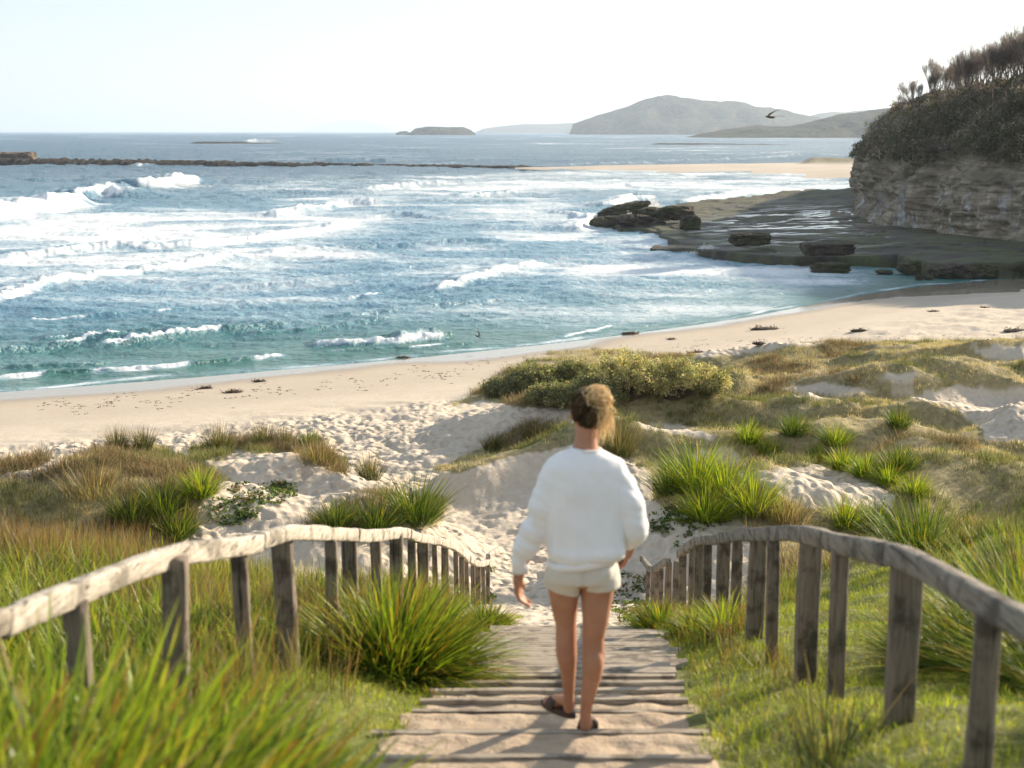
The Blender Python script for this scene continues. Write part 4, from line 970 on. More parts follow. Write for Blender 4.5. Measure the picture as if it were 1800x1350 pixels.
# ------------------------------------------------------------------ clumps one can tell apart
CL = [ # px, py of the foot, style, size, density, label
 (207, 790, 'sedge', 1.05, 1, 'brown tipped tussock, left one of the pair crowning the left grassy dune'),
 (252, 790, 'sedge', 1.0, 1, 'brown tipped tussock, right one of the pair crowning the left grassy dune'),
 (385, 792, 'sedge', 1.2, 1.2, 'large dark tussock at the left end of the sandy mound left of the path'),
 (462, 784, 'sedge', 1.1, 1, 'brownish tussock in the middle of the row on the sandy mound'),
 (500, 784, 'sedge', .9, .9, 'dark brown tussock right of the middle of the row on the mound'),
 (545, 786, 'dark', .75, .9, 'low green tussock at the right end of the row on the mound'),
 (556, 812, 'tan', 1.1, 1.3, 'rounded tan grass cushion sloping down right of the sandy mound'),
 (650, 842, 'sedge', 1.0, 1, 'spiky tussock standing alone on a small sand mound left of the path'),
 (730, 918, 'dark', 1.35, 1.4, 'big dark green strappy clump on sand just above the left handrail'),
 (662, 932, 'dark', 1.0, 1, 'medium green clump touching the left side of the big dark clump'),
 (590, 932, 'dark', .85, 1, 'smaller green clump at the left end of the group above the left handrail'),
 (352, 872, 'flax', .85, .8, 'yellow green clump on the right shoulder of the left grassy dune'),
 (285, 905, 'dark', 1.0, 1, 'dark green clump on the shaded face of the left grassy dune'),
 (165, 872, 'tan', 1.3, 1, 'tan fan of dry grass on the shaded face of the left dune'),
 (310, 945, 'dark', .9, .9, 'green clump at the foot of the left dune beside the bare sand'),
 (232, 920, 'dark', .9, .8, 'dark clump below the tan fan on the left dune'),
 (868, 792, 'sedge', .85, 1, 'small reddish tussock left of the round brown one, beyond the path'),
 (942, 778, 'sedge', 1.1, 1.3, 'round brown tussock on the ridge left of the woman\'s head'),
 (1088, 800, 'sedge', 1.3, 1.2, 'olive tussock directly behind the right side of the woman\'s head'),
 (1180, 868, 'dark', 1.0, 1, 'dark green clump at the left foot of the bright flax bank'),
 (1225, 862, 'flax', 1.35, 1.2, 'tallest bright green clump of the flax bank right of the woman'),
 (1275, 878, 'flax', 1.25, 1.1, 'bright green clump right of the tallest one on the flax bank'),
 (1325, 905, 'flax', 1.1, 1, 'green clump at the right lower end of the flax bank'),
 (1240, 915, 'flax', .95, .9, 'bright yellow green clump at the front of the flax bank'),
 (1375, 915, 'tan', 1.2, 1, 'tan and olive grass clump right of the flax bank'),
 (1580, 752, 'dark', .85, .9, 'dark green clump alone on the tan dune, upper right'),
 (1468, 782, 'flax', .85, .8, 'pale yellow green clump left of and below the lone dark clump'),
 (1395, 765, 'dark', .9, .9, 'dark clump between brown grass and the pale yellow green one'),
 (1315, 778, 'flax', .8, .9, 'low yellow green clump above the sandy hollow'),
 (1580, 828, 'dark', .85, .9, 'dark clump above the right end of the green hedge of clumps'),
 (1440, 812, 'flax', .66, .9, 'first clump from the left in the green hedge above the bare sand'),
 (1480, 824, 'flax', .66, .9, 'second clump from the left in the green hedge above the bare sand'),
 (1520, 838, 'flax', .66, .9, 'third clump from the left in the green hedge above the bare sand'),
 (1562, 852, 'flax', .66, .9, 'fourth clump from the left in the green hedge above the bare sand'),
 (1606, 872, 'flax', .66, .9, 'last clump of the green hedge, below its right end'),
 (1485, 925, 'flax', .8, .9, 'bright clump at the lower edge of the bare sand patch on the right'),
 (1350, 800, 'flax', .7, .8, 'small bright clump left of the green hedge'),
 (1620, 985, 'dark', 1.15, 1.6, 'large dark and yellow clump behind the right handrail'),
 (1700, 930, 'tan', .75, 1.2, 'brown and olive clump right of the large dark one behind the handrail'),
 (1540, 935, 'dark', .9, 1, 'dark clump touching the left of the large one behind the right handrail'),
 (1790, 1015, 'tan', .6, 1.2, 'tan clump at the right edge beyond the handrail'),
 (1665, 1170, 'bush', .62, .6, 'dark shaded clump between the two nearest posts of the right handrail'),
 (1790, 1190, 'bush', .78, .8, 'dark clump behind the nearest post of the right handrail'),
 (1165, 1112, 'bush', .45, .45, 'rounded yellow green clump at the bottom of the steps on the right'),
 (1225, 1115, 'bush', .34, .30, 'clump under the right handrail beside the rounded one'),
 (1272, 1118, 'flax', .5, .6, 'small ragged clump at the foot of the right handrail'),
 (850, 1105, 'bush', .42, .35, 'small green clump at the bottom of the steps on the left'),
]
for (px, py, st, sz, dn, lab) in CL:
    p = on(px, py); far = p.y > 18
    name = {'sedge': 'tussock', 'flax': 'flax_clump', 'dark': 'flax_clump', 'tan': 'dry_grass_clump', 'bush': 'flax_clump'}[st]
    clump(name, clump_data(st, sz, dn, 1.25 if far else 1.0, oval=1.15), p, lab, {'tussock': 'tussock', 'flax_clump': 'flax clump', 'dry_grass_clump': 'grass clump'}[name])
p = on(690, 1180); p.z = hz(p.x, p.y)
clump('flax_clump', clump_data('bush', .84, 1.25, 1.0, oval=1.2, bias=(.03, -.12)), p, 'large round dark green and yellow clump beside the steps, left of the woman', 'flax clump')
FG = [(-1.10, 2.75, .98, 'middle foreground clump at the bottom edge, left of the one leaning towards the steps'), (-.72, 2.95, 1.05, 'foreground clump leaning towards the steps at the bottom edge'), (-1.45, 3.15, .80, 'foreground clump at the lower left, half over the handrail'),
      (-1.0, 3.35, 1.08, 'foreground clump with the tallest bright blades in front of the left handrail'), (-.68, 3.55, .95, 'foreground clump whose tips reach furthest right over the turf'), (-1.85, 3.3, .70, 'foreground clump at the far lower left corner'),
      (-1.30, 2.45, .9, 'nearest foreground clump in the bottom left corner'), (-.80, 2.45, 1.0, 'nearest foreground clump at the bottom, left of the steps'), (-1.30, 3.85, .78, 'foreground clump right under the left handrail'), (-.95, 4.05, .85, 'foreground clump in front of the second post of the left handrail')]
FG = [(x-.12, y, sz*.88, lab) for (x, y, sz, lab) in FG]
for (x, y, sz, lab) in FG:
    clump('reed_clump', clump_data('fore', sz, 1.0, 1.0, oval=1.0, bias=(.22, -.05)), (x, y, hz(x, y)), lab, 'grass clump')
for (x, y, sz, lab) in [(2.85, 6.5, .9, 'dark green clump on the turf behind the third nearest post of the right handrail'), (3.1, 7.9, 1.2, 'tall dark clump on the turf beyond the right handrail, level with the woman'), (2.35, 4.8, .62, 'dark clump at the right edge, just behind the nearest post of the right handrail')]:
    clump('flax_clump', clump_data('bush', sz, .7, 1.0), (x, y, hz(x, y)), lab, 'flax clump')
p = Vector((1.22, 5.1, hz(1.22, 5.1)))
clump('reed_clump', clump_data('sedge', .62, .16, 1.2), p, 'thin orange tipped reeds in front of the nearest right handrail posts', 'grass clump')

# ------------------------------------------------------------------ shrubs on the middle dune
def shrub(px, py, wd, ht, lab, seed, pal):
    p = on(px, py); p.z = hz(p.x, p.y); t = empty('shrub', p)
    rs = np.random.default_rng(seed); n = 70
    a = rs.random(n)*6.28; q = np.sqrt(rs.random(n)); tipx = np.cos(a)*q*wd/2; tipy = np.sin(a)*q*wd*.38; tipz = ht*np.sqrt(np.clip(1-(q*.93)**2, .05, 1))*rs.uniform(.7, 1.12, n)
    st = [tube([(tipx[i]*.15, tipy[i]*.15, -.1), (tipx[i]*.55, tipy[i]*.55, tipz[i]*.5), (tipx[i], tipy[i], tipz[i])], [.02, .013, .005], 4) for i in range(n)]
    s_ = join(st); mesh('stem', s_[0], s_[1], M_BARK, t)
    C = []
    for i in range(n):
        for k in range(13):
            f = .45+.55*rs.random(); C.append((tipx[i]*f+rs.normal(0, .10), tipy[i]*f+rs.normal(0, .10), tipz[i]*f**.8+rs.normal(0, .06)))
    C = np.array(C); C = C[C[:, 2] > .02]
    V, F, K = leaf_cloud(C, np.full(len(C), .11), 20, .055, pick(pal, len(C)), flat=1, aspect=.45)
    mesh('foliage', V, F, M_BLADE, t, smooth=False, attrs={'Col': K})
    tag(t, lab, 'shrub', 'shrubs on the dune beyond the woman')
SHP = [(4, (.38, .36, .18)), (3, (.52, .48, .27)), (2, (.22, .23, .10)), (1.5, (.55, .50, .30))]
SHP2 = [(4, (.22, .23, .12)), (3, (.30, .29, .16)), (2, (.14, .15, .08))]
for a_ in [(1105, 700, 2.4, 1.25, 'tallest pale olive shrub on the dune above the woman\'s head', 1, SHP), (1185, 698, 2.3, .98, 'wide olive shrub right of the tallest one, sloping down to the right', 2, SHP),
           (1240, 692, 1.5, .65, 'low olive shrub at the right end of the shrub mound', 3, SHP), (1010, 685, 2.0, .95, 'darker shrub just left of the tallest olive one', 4, SHP2),
           (930, 692, 1.9, .95, 'dark grey green shrub in the left half of the shrub mound', 5, SHP2), (880, 700, 1.2, .6, 'low dark shrub at the left end of the mound above bare sand', 6, SHP2), (1050, 712, 1.7, .7, 'dark low shrub in front of the tallest olive one', 7, SHP2), (975, 712, 1.4, .5, 'smallest dark shrub low on the front of the mound', 8, SHP2)]:
    shrub(*a_)

# ------------------------------------------------------------------ handrail fences
def post(parent, x, y, zt, zb, w_, d_, seed, org):
    n = 14; m = 22; z = np.linspace(zb, zt, m); th = np.linspace(0, 2*math.pi, n, endpoint=False)
    c, s = np.cos(th), np.sin(th); e = .42
    ux = np.sign(c)*np.abs(c)**e*w_/2; uy = np.sign(s)*np.abs(s)**e*d_/2
    Z = np.repeat(z[:, None], n, 1); X = ux[None, :]*np.ones_like(Z); Y = uy[None, :]*np.ones_like(Z)
    j = .007*fbm(X*9+seed*3.1, Z*2.2, seed, 3) + .006*fbm(Z*1.1+seed, Y*20+X*20, seed+4, 3)
    lx = rng.normal(0, .012); ly = rng.normal(0, .008); k = 1+j/.05
    V = np.stack([(x-org[0]+X*k+lx*(Z-zb)).ravel(), (y-org[1]+Y*k+ly*(Z-zb)).ravel(), (Z-org[2]).ravel()], 1)
    i = np.arange(m-1)[:, None]*n + np.arange(n)[None, :]; i2 = np.arange(m-1)[:, None]*n + (np.arange(n)[None, :]+1) % n
    F = np.stack([i.ravel(), i2.ravel(), (i2+n).ravel(), (i+n).ravel()], 1)
    cap = np.array([[x-org[0]+lx*(zt-zb), y-org[1]+ly*(zt-zb), zt-org[2]+.004]]); V = np.vstack([V, cap]); ci = len(V)-1
    b = (m-1)*n; T = np.array([(b+q, b+(q+1) % n, ci) for q in range(n)])
    return mesh('post', V, [F, T], M_POST, parent, smooth=True)
def rail(parent, P, mat, seed, org, hgt=.10, wid=.066):
    P = np.array(P); L = np.concatenate([[0], np.cumsum(np.linalg.norm(np.diff(P, axis=0), axis=1))])
    m = max(6, int(L[-1]/.06)); t = np.linspace(0, L[-1], m); C = np.stack([np.interp(t, L, P[:, k]) for k in range(3)], 1)
    n = 16; th = np.linspace(0, 2*math.pi, n, endpoint=False); c, s = np.cos(th), np.sin(th)
    e = .38; a = np.sign(c)*np.abs(c)**e*wid/2; b = np.sign(s)*np.abs(s)**e*hgt/2
    T = np.gradient(C, axis=0); T /= np.linalg.norm(T, axis=1)[:, None]; S = np.cross(T, [0, 0, 1]); S /= np.linalg.norm(S, axis=1)[:, None]; U = np.cross(S, T)
    j = 1 + .16*fbm(np.repeat(t[:, None], n, 1)*2.3+seed*5, np.repeat(th[None, :], m, 0)*.7, seed, 3) + .06*fbm(np.repeat(t[:, None], n, 1)*9+seed*5, np.repeat(th[None, :], m, 0)*1.5, seed+3, 2)
    V = C[:, None, :] + (a[None, :]*j)[:, :, None]*S[:, None, :] + (b[None, :]*j - hgt/2)[:, :, None]*U[:, None, :]
    V = V - np.array(org); V = V.reshape(-1, 3)
    i = np.arange(m-1)[:, None]*n + np.arange(n)[None, :]; i2 = np.arange(m-1)[:, None]*n + (np.arange(n)[None, :]+1) % n
    F = np.stack([i.ravel(), i2.ravel(), (i2+n).ravel(), (i+n).ravel()], 1)
    c0 = V[:n].mean(0); c1 = V[-n:].mean(0); V = np.vstack([V, c0, c1]); k = len(V)
    T1 = np.array([((q+1) % n, q, k-2) for q in range(n)]); T2 = np.array([((m-1)*n+q, (m-1)*n+(q+1) % n, k-1) for q in range(n)])
    return mesh('rail', V, [F, T1, T2], mat, parent)
def curve_pts(pts, n=200):
    """smooth path through (px, py, distance) picks"""
    P = np.array([tuple(at(*p)) for p in pts]); d = np.array([p[2] for p in pts])
    q = np.linspace(d[0], d[-1], n)
    C = np.stack([np.interp(q, d, P[:, k]) for k in range(3)], 1)
    ker = np.array([0, 1, 2, 1, 0.])/4
    for k in range(3): C[2:-2, k] = np.convolve(C[:, k], ker, 'valid')
    return q, C
def fence(name, pts, posts, mat, lab, split):
    q, C = curve_pts(pts); org = tuple(C[0]); org = (org[0], org[1], hz(org[0], org[1])); t = empty(name, org)
    cuts = [q[0]]+[s for s in split if q[0] < s < q[-1]]+[q[-1]]
    for k in range(len(cuts)-1):
        m = (q >= cuts[k]-1e-6) & (q <= cuts[k+1]+1e-6); seg = C[m]
        e0 = [np.interp(cuts[k]+.004, q, C[:, j]) for j in range(3)]; e1 = [np.interp(cuts[k+1]-.004, q, C[:, j]) for j in range(3)]
        seg = np.vstack([e0, seg[1:-1], e1]) + np.array([rng.normal(0, .006), 0, rng.normal(0, .005)]); rail(t, seg, mat, 11*k+len(pts), org, hgt=.088+.008*(k % 2))
    for i, (px, D, wide, up) in enumerate(posts):
        x = D*(px-900)/2500; Yv = np.interp(D, q, C[:, 1]); z = np.interp(D, q, C[:, 2]); xr = np.interp(D, q, C[:, 0])
        w_, d_ = (.110, .10) if wide else (.078, .075)
        if D > 14: w_, d_ = w_*.8, d_*.8
        # posts carry the rail: narrow ones under it, wide ones bolted behind it
        off = 0 if not wide else (.075 if px > 900 else -.075)
        post(t, x+off*.25, Yv, z + (-.055 if wide else -.08), hz(x, Yv)-.25, w_, d_, 20+i, org)
    return tag(t, lab, 'handrail fence')
LR = [(-560, 1330, 3.1), (-250, 1185, 3.75), (0, 1070, 4.6), (125, 1022, 5.2), (250, 972, 5.75), (325, 950, 6.2), (450, 938, 7.1), (512, 922, 7.7), (532, 922, 7.95), (590, 927, 8.9), (640, 931, 10.1), (664, 931, 10.8), (697, 928, 11.8), (714, 928, 12.4), (728, 935, 12.9), (747, 940, 13.9), (766, 943, 15), (785, 949, 16), (797, 952, 16.8), (812, 965, 17.8), (824, 977, 18.7), (834, 984, 19.5), (845, 986, 20.3), (856, 983, 21.5)]
LP = [(-330, 3.6, 1, 0), (-40, 4.6, 0, 0), (140, 5.2, 0, -.09), (305, 6.0, 1, .03), (429, 6.95, 0, 0), (510, 7.75, 1, .03), (581, 8.8, 0, 0), (621, 9.7, 1, 0), (664, 10.8, 0, 0), (697, 11.8, 1, 0), (725, 12.9, 0, 0), (747, 13.9, 1, 0), (766, 15, 0, 0), (785, 16, 1, 0), (803, 17.1, 0, 0), (813, 17.9, 0, 0), (822, 18.6, 1, 0), (832, 19.3, 0, 0), (842, 20.1, 1, 0), (851, 20.9, 0, 0), (857, 21.45, 0, 0)]
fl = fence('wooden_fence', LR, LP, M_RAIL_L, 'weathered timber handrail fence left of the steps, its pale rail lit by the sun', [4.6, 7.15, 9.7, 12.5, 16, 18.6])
LR2 = [(857, 974, 21.7), (866, 967, 22.6), (875, 961, 23.6)]
f2 = fence('wooden_fence', LR2, [(858, 21.8, 0, 0)], M_RAIL_L, 'short stub of pale rail on a post beyond the far end of the left handrail', [])
RR = [(2330, 1330, 3.0), (2050, 1190, 3.45), (1800, 1069, 4.2), (1735, 1036, 4.5), (1640, 985, 5.05), (1575, 955, 5.5), (1550, 950, 5.75), (1480, 937, 6.7), (1420, 924, 7.6), (1395, 922, 7.95), (1363, 925, 8.8), (1328, 928, 9.6), (1311, 927, 9.95), (1297, 931, 11), (1268, 937, 12), (1246, 940, 13), (1225, 941, 14), (1212, 950, 14.8), (1200, 959, 15.5), (1193, 966, 16.2)]
RP = [(2150, 3.35, 1, 0), (1735, 4.5, 0, 0), (1587, 5.55, 1, .05), (1482, 6.65, 0, 0), (1420, 7.6, 1, 0), (1365, 8.8, 0, 0), (1328, 9.7, 1, 0), (1297, 11, 0, 0), (1268, 12, 1, 0), (1246, 13, 0, 0), (1230, 13.8, 1, 0), (1215, 14.7, 0, 0), (1200, 15.7, 1, 0)]
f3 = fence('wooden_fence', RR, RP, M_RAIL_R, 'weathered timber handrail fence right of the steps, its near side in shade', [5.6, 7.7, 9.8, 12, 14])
RR2 = [(1176, 980, 17.4), (1171, 980, 17.8), (1160, 988, 18.6), (1150, 995, 19.3), (1143, 993, 20), (1136, 985, 21), (1129, 976, 22)]
RP2 = [(1186, 17.3, 1, .02), (1172, 17.9, 1, 0), (1163, 18.6, 0, 0), (1155, 19.2, 1, 0), (1147, 19.9, 0, 0), (1139, 20.7, 0, 0)]
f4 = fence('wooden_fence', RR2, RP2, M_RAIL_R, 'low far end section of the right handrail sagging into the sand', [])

# ------------------------------------------------------------------ step boards
def steps():
    t = empty('timber_steps', (pathc(7), 7, hz(0, 7))); ox, oy, oz = t.location
    for i, y in enumerate(BY):
        c = pathc(y) + rng.normal(0, .02); half = .74 + rng.normal(0, .02); n = 60
        if 5.9 < y < 6.6: c -= .06; half = .80
        h, d = (.14, rng.uniform(.040, .06)) if y < 8.4 else (.10, rng.uniform(.12, .17))
        if i+1 < len(BY): ztop = np.interp(BY[i], SLY, SLZ)*.80 + .20*np.interp(BY[i-1] if i else y-.5, SLY, SLZ)
        else: ztop = np.interp(y, SLY, SLZ)
        ztop = float(np.interp(y, SLY, SLZ)) + .038
        xs = np.linspace(-half, half, n); sec = np.array([(-1, -1), (-1, .75), (-.8, 1), (.8, 1), (1, .75), (1, -1)])
        wob = .008*fbm(xs*2+i*7, xs*0+i, 60+i, 3); wz = .003*fbm(xs*3+i*9, xs*0, 90+i, 3)
        V = np.zeros((n, 6, 3)); V[:, :, 0] = (c+xs-ox)[:, None]; V[:, :, 1] = (y-oy+wob)[:, None]+sec[:, 0][None, :]*d/2 + rng.normal(0, .01)*xs[:, None]; V[:, :, 2] = ztop-oz-h/2+wz[:, None]+sec[:, 1][None, :]*h/2
        k = np.arange(n-1)[:, None]*6 + np.arange(6)[None, :]; k2 = np.arange(n-1)[:, None]*6 + (np.arange(6)[None, :]+1) % 6
        F = np.stack([k.ravel(), k2.ravel(), (k2+6).ravel(), (k+6).ravel()], 1)
        mesh('board', V.reshape(-1, 3), [F, np.array([[5, 4, 3, 2], [5, 2, 1, 0]]), np.array([[(n-1)*6+a for a in (2, 3, 4, 5)], [(n-1)*6+a for a in (0, 1, 2, 5)]])], M_BOARD, t, smooth=False)
    tag(t, 'flight of low weathered timber step boards half buried in sand between the handrails', 'steps')
steps()

# ------------------------------------------------------------------ the walking woman
WY = 6.36
def Wp(px, py, dy=0.0): return np.array(atY(px, py, WY+dy))
def cap(p1, r1, p2, r2, n=16, m=5, sy=1.0):
    """tapered capsule"""
    p1, p2 = np.array(p1, float), np.array(p2, float); d = p2-p1; L = np.linalg.norm(d); d = d/L
    ref = np.array([0, 1.0, 0]) if abs(d[1]) < .8 else np.array([1.0, 0, 0])
    a = np.cross(d, ref); a /= np.linalg.norm(a); b = np.cross(d, a)
    rings = [(-r1*math.cos(q), r1*math.sin(q)) for q in np.linspace(0, math.pi/2, m)] + [(L+r2*math.sin(q), r2*math.cos(q)) for q in np.linspace(0, math.pi/2, m)]
    th = np.linspace(0, 2*math.pi, n, endpoint=False); V = []
    for (s, r) in rings: V.append(p1 + d*s + max(r, 1e-4)*(np.cos(th)[:, None]*a + np.sin(th)[:, None]*b*sy))
    V = np.concatenate(V); F = [(i*n+j, i*n+(j+1) % n, (i+1)*n+(j+1) % n, (i+1)*n+j) for i in range(len(rings)-1) for j in range(n)]
    return V, np.array(F), np.zeros((len(V), 3))
def ell(c, r, n=20, rot=None):
    th = np.linspace(0.02, math.pi-.02, n)[:, None]; ph = np.linspace(0, 2*math.pi, n, endpoint=False)[None, :]
    P = np.stack([(np.sin(th)*np.cos(ph)).ravel(), (np.sin(th)*np.sin(ph)).ravel(), (np.cos(th)*np.ones_like(ph)).ravel()], 1)*np.array(r)
    if rot: 
        from mathutils import Euler
        P = P @ np.array(Euler(rot).to_matrix()).T
    F = [(i*n+j, i*n+(j+1) % n, (i+1)*n+(j+1) % n, (i+1)*n+j) for i in range(n-1) for j in range(n)]
    return P+np.array(c), np.array(F), np.zeros((len(P), 3))
def rings(rs, n=28, e=1.0):
    """stack of (centre, rx, ry, tilt)"""
    th = np.linspace(0, 2*math.pi, n, endpoint=False); V = []
    rs = [(rs[0][0], .002, .002, rs[0][3])] + list(rs) + [(rs[-1][0], .002, .002, rs[-1][3])]
    for c, rx, ry, tl in rs:
        x = np.sign(np.cos(th))*np.abs(np.cos(th))**e*rx; y = np.sign(np.sin(th))*np.abs(np.sin(th))**e*ry
        V.append(np.stack([c[0]+x, c[1]+y, c[2]+x*tl], 1))
    V = np.concatenate(V); F = [(i*n+j, i*n+(j+1) % n, (i+1)*n+(j+1) % n, (i+1)*n+j) for i in range(len(rs)-1) for j in range(n)]
    return V, np.array(F), np.zeros((len(V), 3))
def fuse(name, parts, voxel, smooth, mat, parent, org, iters=6):
    V, F, _ = join(parts)
    o = mesh('tmp', V, F, link=True)
    m = o.modifiers.new('r', 'REMESH'); m.mode = 'VOXEL'; m.voxel_size = voxel
    s = o.modifiers.new('s', 'SMOOTH'); s.iterations = iters; s.factor = smooth
    dg = bpy.context.evaluated_depsgraph_get(); ev = o.evaluated_get(dg); me = bpy.data.meshes.new_from_object(ev)
    co = np.zeros(len(me.vertices)*3, dtype=np.float32); me.vertices.foreach_get('co', co); co = co.reshape(-1, 3)
    bpy.data.objects.remove(o); me.name = name; me.materials.clear(); me.materials.append(mat)
    me.polygons.foreach_set('use_smooth', np.ones(len(me.polygons), dtype=bool))
    r = bpy.data.objects.new(name, me); COL.objects.link(r)
    if parent: r.parent = parent
    return r, me, co
def setco(me, co, org):
    me.vertices.foreach_set('co', (co-np.array(org)).astype(np.float32).ravel()); me.update()
def mat_skin():
    t = NT('skin'); P = t.objc(); n = t.noise(P, 9, 4, .6)
    c = t.ramp(n, [(.3, (.38, .18, .11)), (.7, (.47, .245, .155))])
    return t.out(t.bsdf(c, .6, t.bump(t.noise(P, 120, 3), .25, .003), Subsurface_Weight=.10, Subsurface_Radius=(.012, .004, .002), Subsurface_Scale=1.0, Specular_IOR_Level=.4))
def mat_cloth(name, a, b, bump=.35):
    t = NT(name); P = t.objc(); n = t.noise(P, 7, 4, .6)
    c = t.ramp(n, [(.3, a), (.7, b)]); wv = t.noise(P, 420, 2, .5)
    return t.out(t.bsdf(c, .9, t.bump(t.math('ADD', wv, t.noise(P, 26, 3)), bump, .003), Sheen_Weight=.15))
def woman():
    foot = Wp(1029, 1293); org = (foot[0], foot[1], foot[2]); t = empty('person', org)
    SK = mat_skin(); SW = mat_cloth('white_jersey', (.84, .85, .88), (.90, .90, .92)); SHM = mat_cloth('cream_shorts_jersey', (.62, .585, .53), (.68, .65, .59))
    P = []
    # torso, neck, head
    pel = Wp(1022, 1000); P.append(rings([(Wp(1023, 1026), .11, .08, 0), (pel, .135, .095, 0), (Wp(1024, 960), .130, .09, 0), (Wp(1026, 920), .125, .09, 0), (Wp(1028, 870), .14, .095, 0), (Wp(1028, 825), .140, .085, 0), (Wp(1029, 805), .10, .06, 0), (Wp(1030, 790), .055, .05, 0)]))
    P.append(cap(Wp(1030, 800, .0), .060, Wp(1030, 768, .02), .051)); P.append(cap(Wp(1030, 770, .02), .052, Wp(1034, 745, .03), .055))
    hc = Wp(1035, 722, .04)
    P.append(ell(hc, (.076, .094, .098))); P.append(ell(hc+[-.012, .045, -.05], (.055, .062, .07)))       # skull and jaw, turned a little left
    P.append(ell(hc+[-.040, .085, -.088], (.026, .024, .022))); P.append(cap(hc+[-.034, .128, -.015], .011, hc+[-.040, .142, -.035], .014, 8, 3))   # chin, nose
    P.append(ell(hc+[-.022, .118, -.068], (.022, .012, .008))); P.append(ell(hc+[-.008, .118, .012], (.03, .012, .01)))      # lips, brow
    for sx in (-1, 1): P.append(ell(hc+[.077*sx, .008, -.018], (.010, .019, .030), 10))                 # ears
    # legs
    def leg(pts):
        for a, b in zip(pts[:-1], pts[1:]): P.append(cap(a[0], a[1], b[0], b[1]))
    leg([(Wp(990, 1002), .070), (Wp(991, 1036, .03), .074), (Wp(993, 1075, .05), .060), (Wp(995, 1098, .055), .049), (Wp(995, 1125, .06), .050), (Wp(996, 1150, .06), .0505), (Wp(999, 1185, .12), .036), (Wp(1000, 1222, .20), .0265), (Wp(1000, 1244, .23), .028)])
    P.append(ell(Wp(993, 1142, .05), (.044, .045, .075)))
    leg([(Wp(1050, 1002), .072), (Wp(1050, 1038, 0), .079), (Wp(1047, 1085, 0), .064), (Wp(1043, 1118, .01), .052), (Wp(1043, 1150, .01), .053), (Wp(1042, 1180, .01), .049), (Wp(1034, 1220, .01), .035), (Wp(1029, 1252, .01), .0265), (Wp(1029, 1276, .01), .029)])
    P.append(ell(Wp(1044, 1165, -.015), (.045, .045, .08)))
    P.append(ell(Wp(1003, 1008, -.02), (.070, .060, .07))); P.append(ell(Wp(1046, 1006, -.025), (.072, .062, .07)))
    # feet: heel, arch, ball and toes
    hl = Wp(1001, 1249, .25); hr = Wp(1029, 1290, .02)
    for h, dirx in ((hl, -.75), (hr, .16)):
        f = np.array([dirx, 1.0, 0]); f /= np.linalg.norm(f); sd = np.array([f[1], -f[0], 0]); z = np.array([0, 0, 1.0])
        P.append(ell(h+z*.022, (.027, .032, .028))); P.append(cap(h+f*.02+z*.045, .030, h+f*.12+z*.02, .024)); P.append(cap(h+f*.09-sd*.012+z*.008, .022, h+f*.155-sd*.014+z*.004, .021)); P.append(cap(h+f*.09+sd*.016+z*.008, .02, h+f*.15+sd*.02+z*.004, .019))
        for k in range(5): P.append(cap(h+f*.15+sd*(.034-.017*k)+z*.0, .010, h+f*(.200-.010*abs(1-k)-.004*k)+sd*(.036-.018*k)+z*-.002, .0085, 8, 3))
    # left arm hanging, seen below the cuff; right arm bent forward
    P.append(cap(Wp(970, 832), .034, Wp(949, 905, .0), .034)); P.append(cap(Wp(949, 905), .034, Wp(916, 1000, .05), .024)); P.append(cap(Wp(915, 998, .05), .025, Wp(912, 1012, .055), .026))
    P.append(cap(Wp(1086, 832), .036, Wp(1110, 905, -.02), .036)); P.append(cap(Wp(1107, 905, -.01), .034, Wp(1107, 955, .05), .026))
    # left hand: palm and five fingers, relaxed curl
    w0 = Wp(911, 1012, .055); pd = np.array([.0, .12, -1.0]); pd /= np.linalg.norm(pd); ac = np.array([.25, 1.0, .12]); ac /= np.linalg.norm(ac); nrm = np.array([1.0, -.25, 0])
    P.append(cap(w0, .024, w0+pd*.035, .027)); 
    for k in range(4):
        o_ = (k-1.5)*.0195; r_ = w0+pd*.075+ac*o_
        P.append(cap(w0+pd*.02+ac*o_*.7, .015, r_, .0125, 10, 3))
        l = [.040, .045, .043, .034][3-k]; q1 = r_+pd*l*.9+nrm*.010; q2 = q1+pd*l*.55+nrm*.022; q3 = q2+pd*l*.30+nrm*.024
        P.append(cap(r_, .0095, q1, .0088, 8, 3)); P.append(cap(q1, .0088, q2, .0080, 8, 3)); P.append(cap(q2, .0080, q3, .0070, 8, 3))
    th0 = w0+pd*.022+ac*.022; th1 = th0+pd*.035+ac*.026+nrm*.008; th2 = th1+pd*.028+ac*.006+nrm*.008
    P.append(cap(th0, .015, th1, .0105, 8, 3)); P.append(cap(th1, .0105, th2, .0085, 8, 3))
    # right hand: loose fist in front of the hip
    w1 = Wp(1108, 958, .05); pd = np.array([-.22, .22, -.62]); pd /= np.linalg.norm(pd); ac = np.array([.1, .55, .75]); ac /= np.linalg.norm(ac); nrm = np.array([-1.0, -.35, -.2]); nrm /= np.linalg.norm(nrm)
    P.append(cap(w1, .026, w1+pd*.05, .030))
    for k in range(4):
        o_ = (k-1.5)*.020; r_ = w1+pd*.085+ac*o_; P.append(cap(w1+pd*.03+ac*o_*.7, .016, r_, .0125, 10, 3))
        q1 = r_+pd*.018+nrm*.028; q2 = q1-pd*.018+nrm*.020; q3 = q2-pd*.018-nrm*.004
        P.append(cap(r_, .0105, q1, .0095, 8, 3)); P.append(cap(q1, .0095, q2, .009, 8, 3)); P.append(cap(q2, .009, q3, .008, 8, 3))
    P.append(cap(w1+pd*.02+ac*.022, .015, w1+pd*.06+ac*.035+nrm*.02, .0105, 8, 3)); P.append(cap(w1+pd*.06+ac*.035+nrm*.02, .0105, w1+pd*.075+ac*.02+nrm*.04, .009, 8, 3))
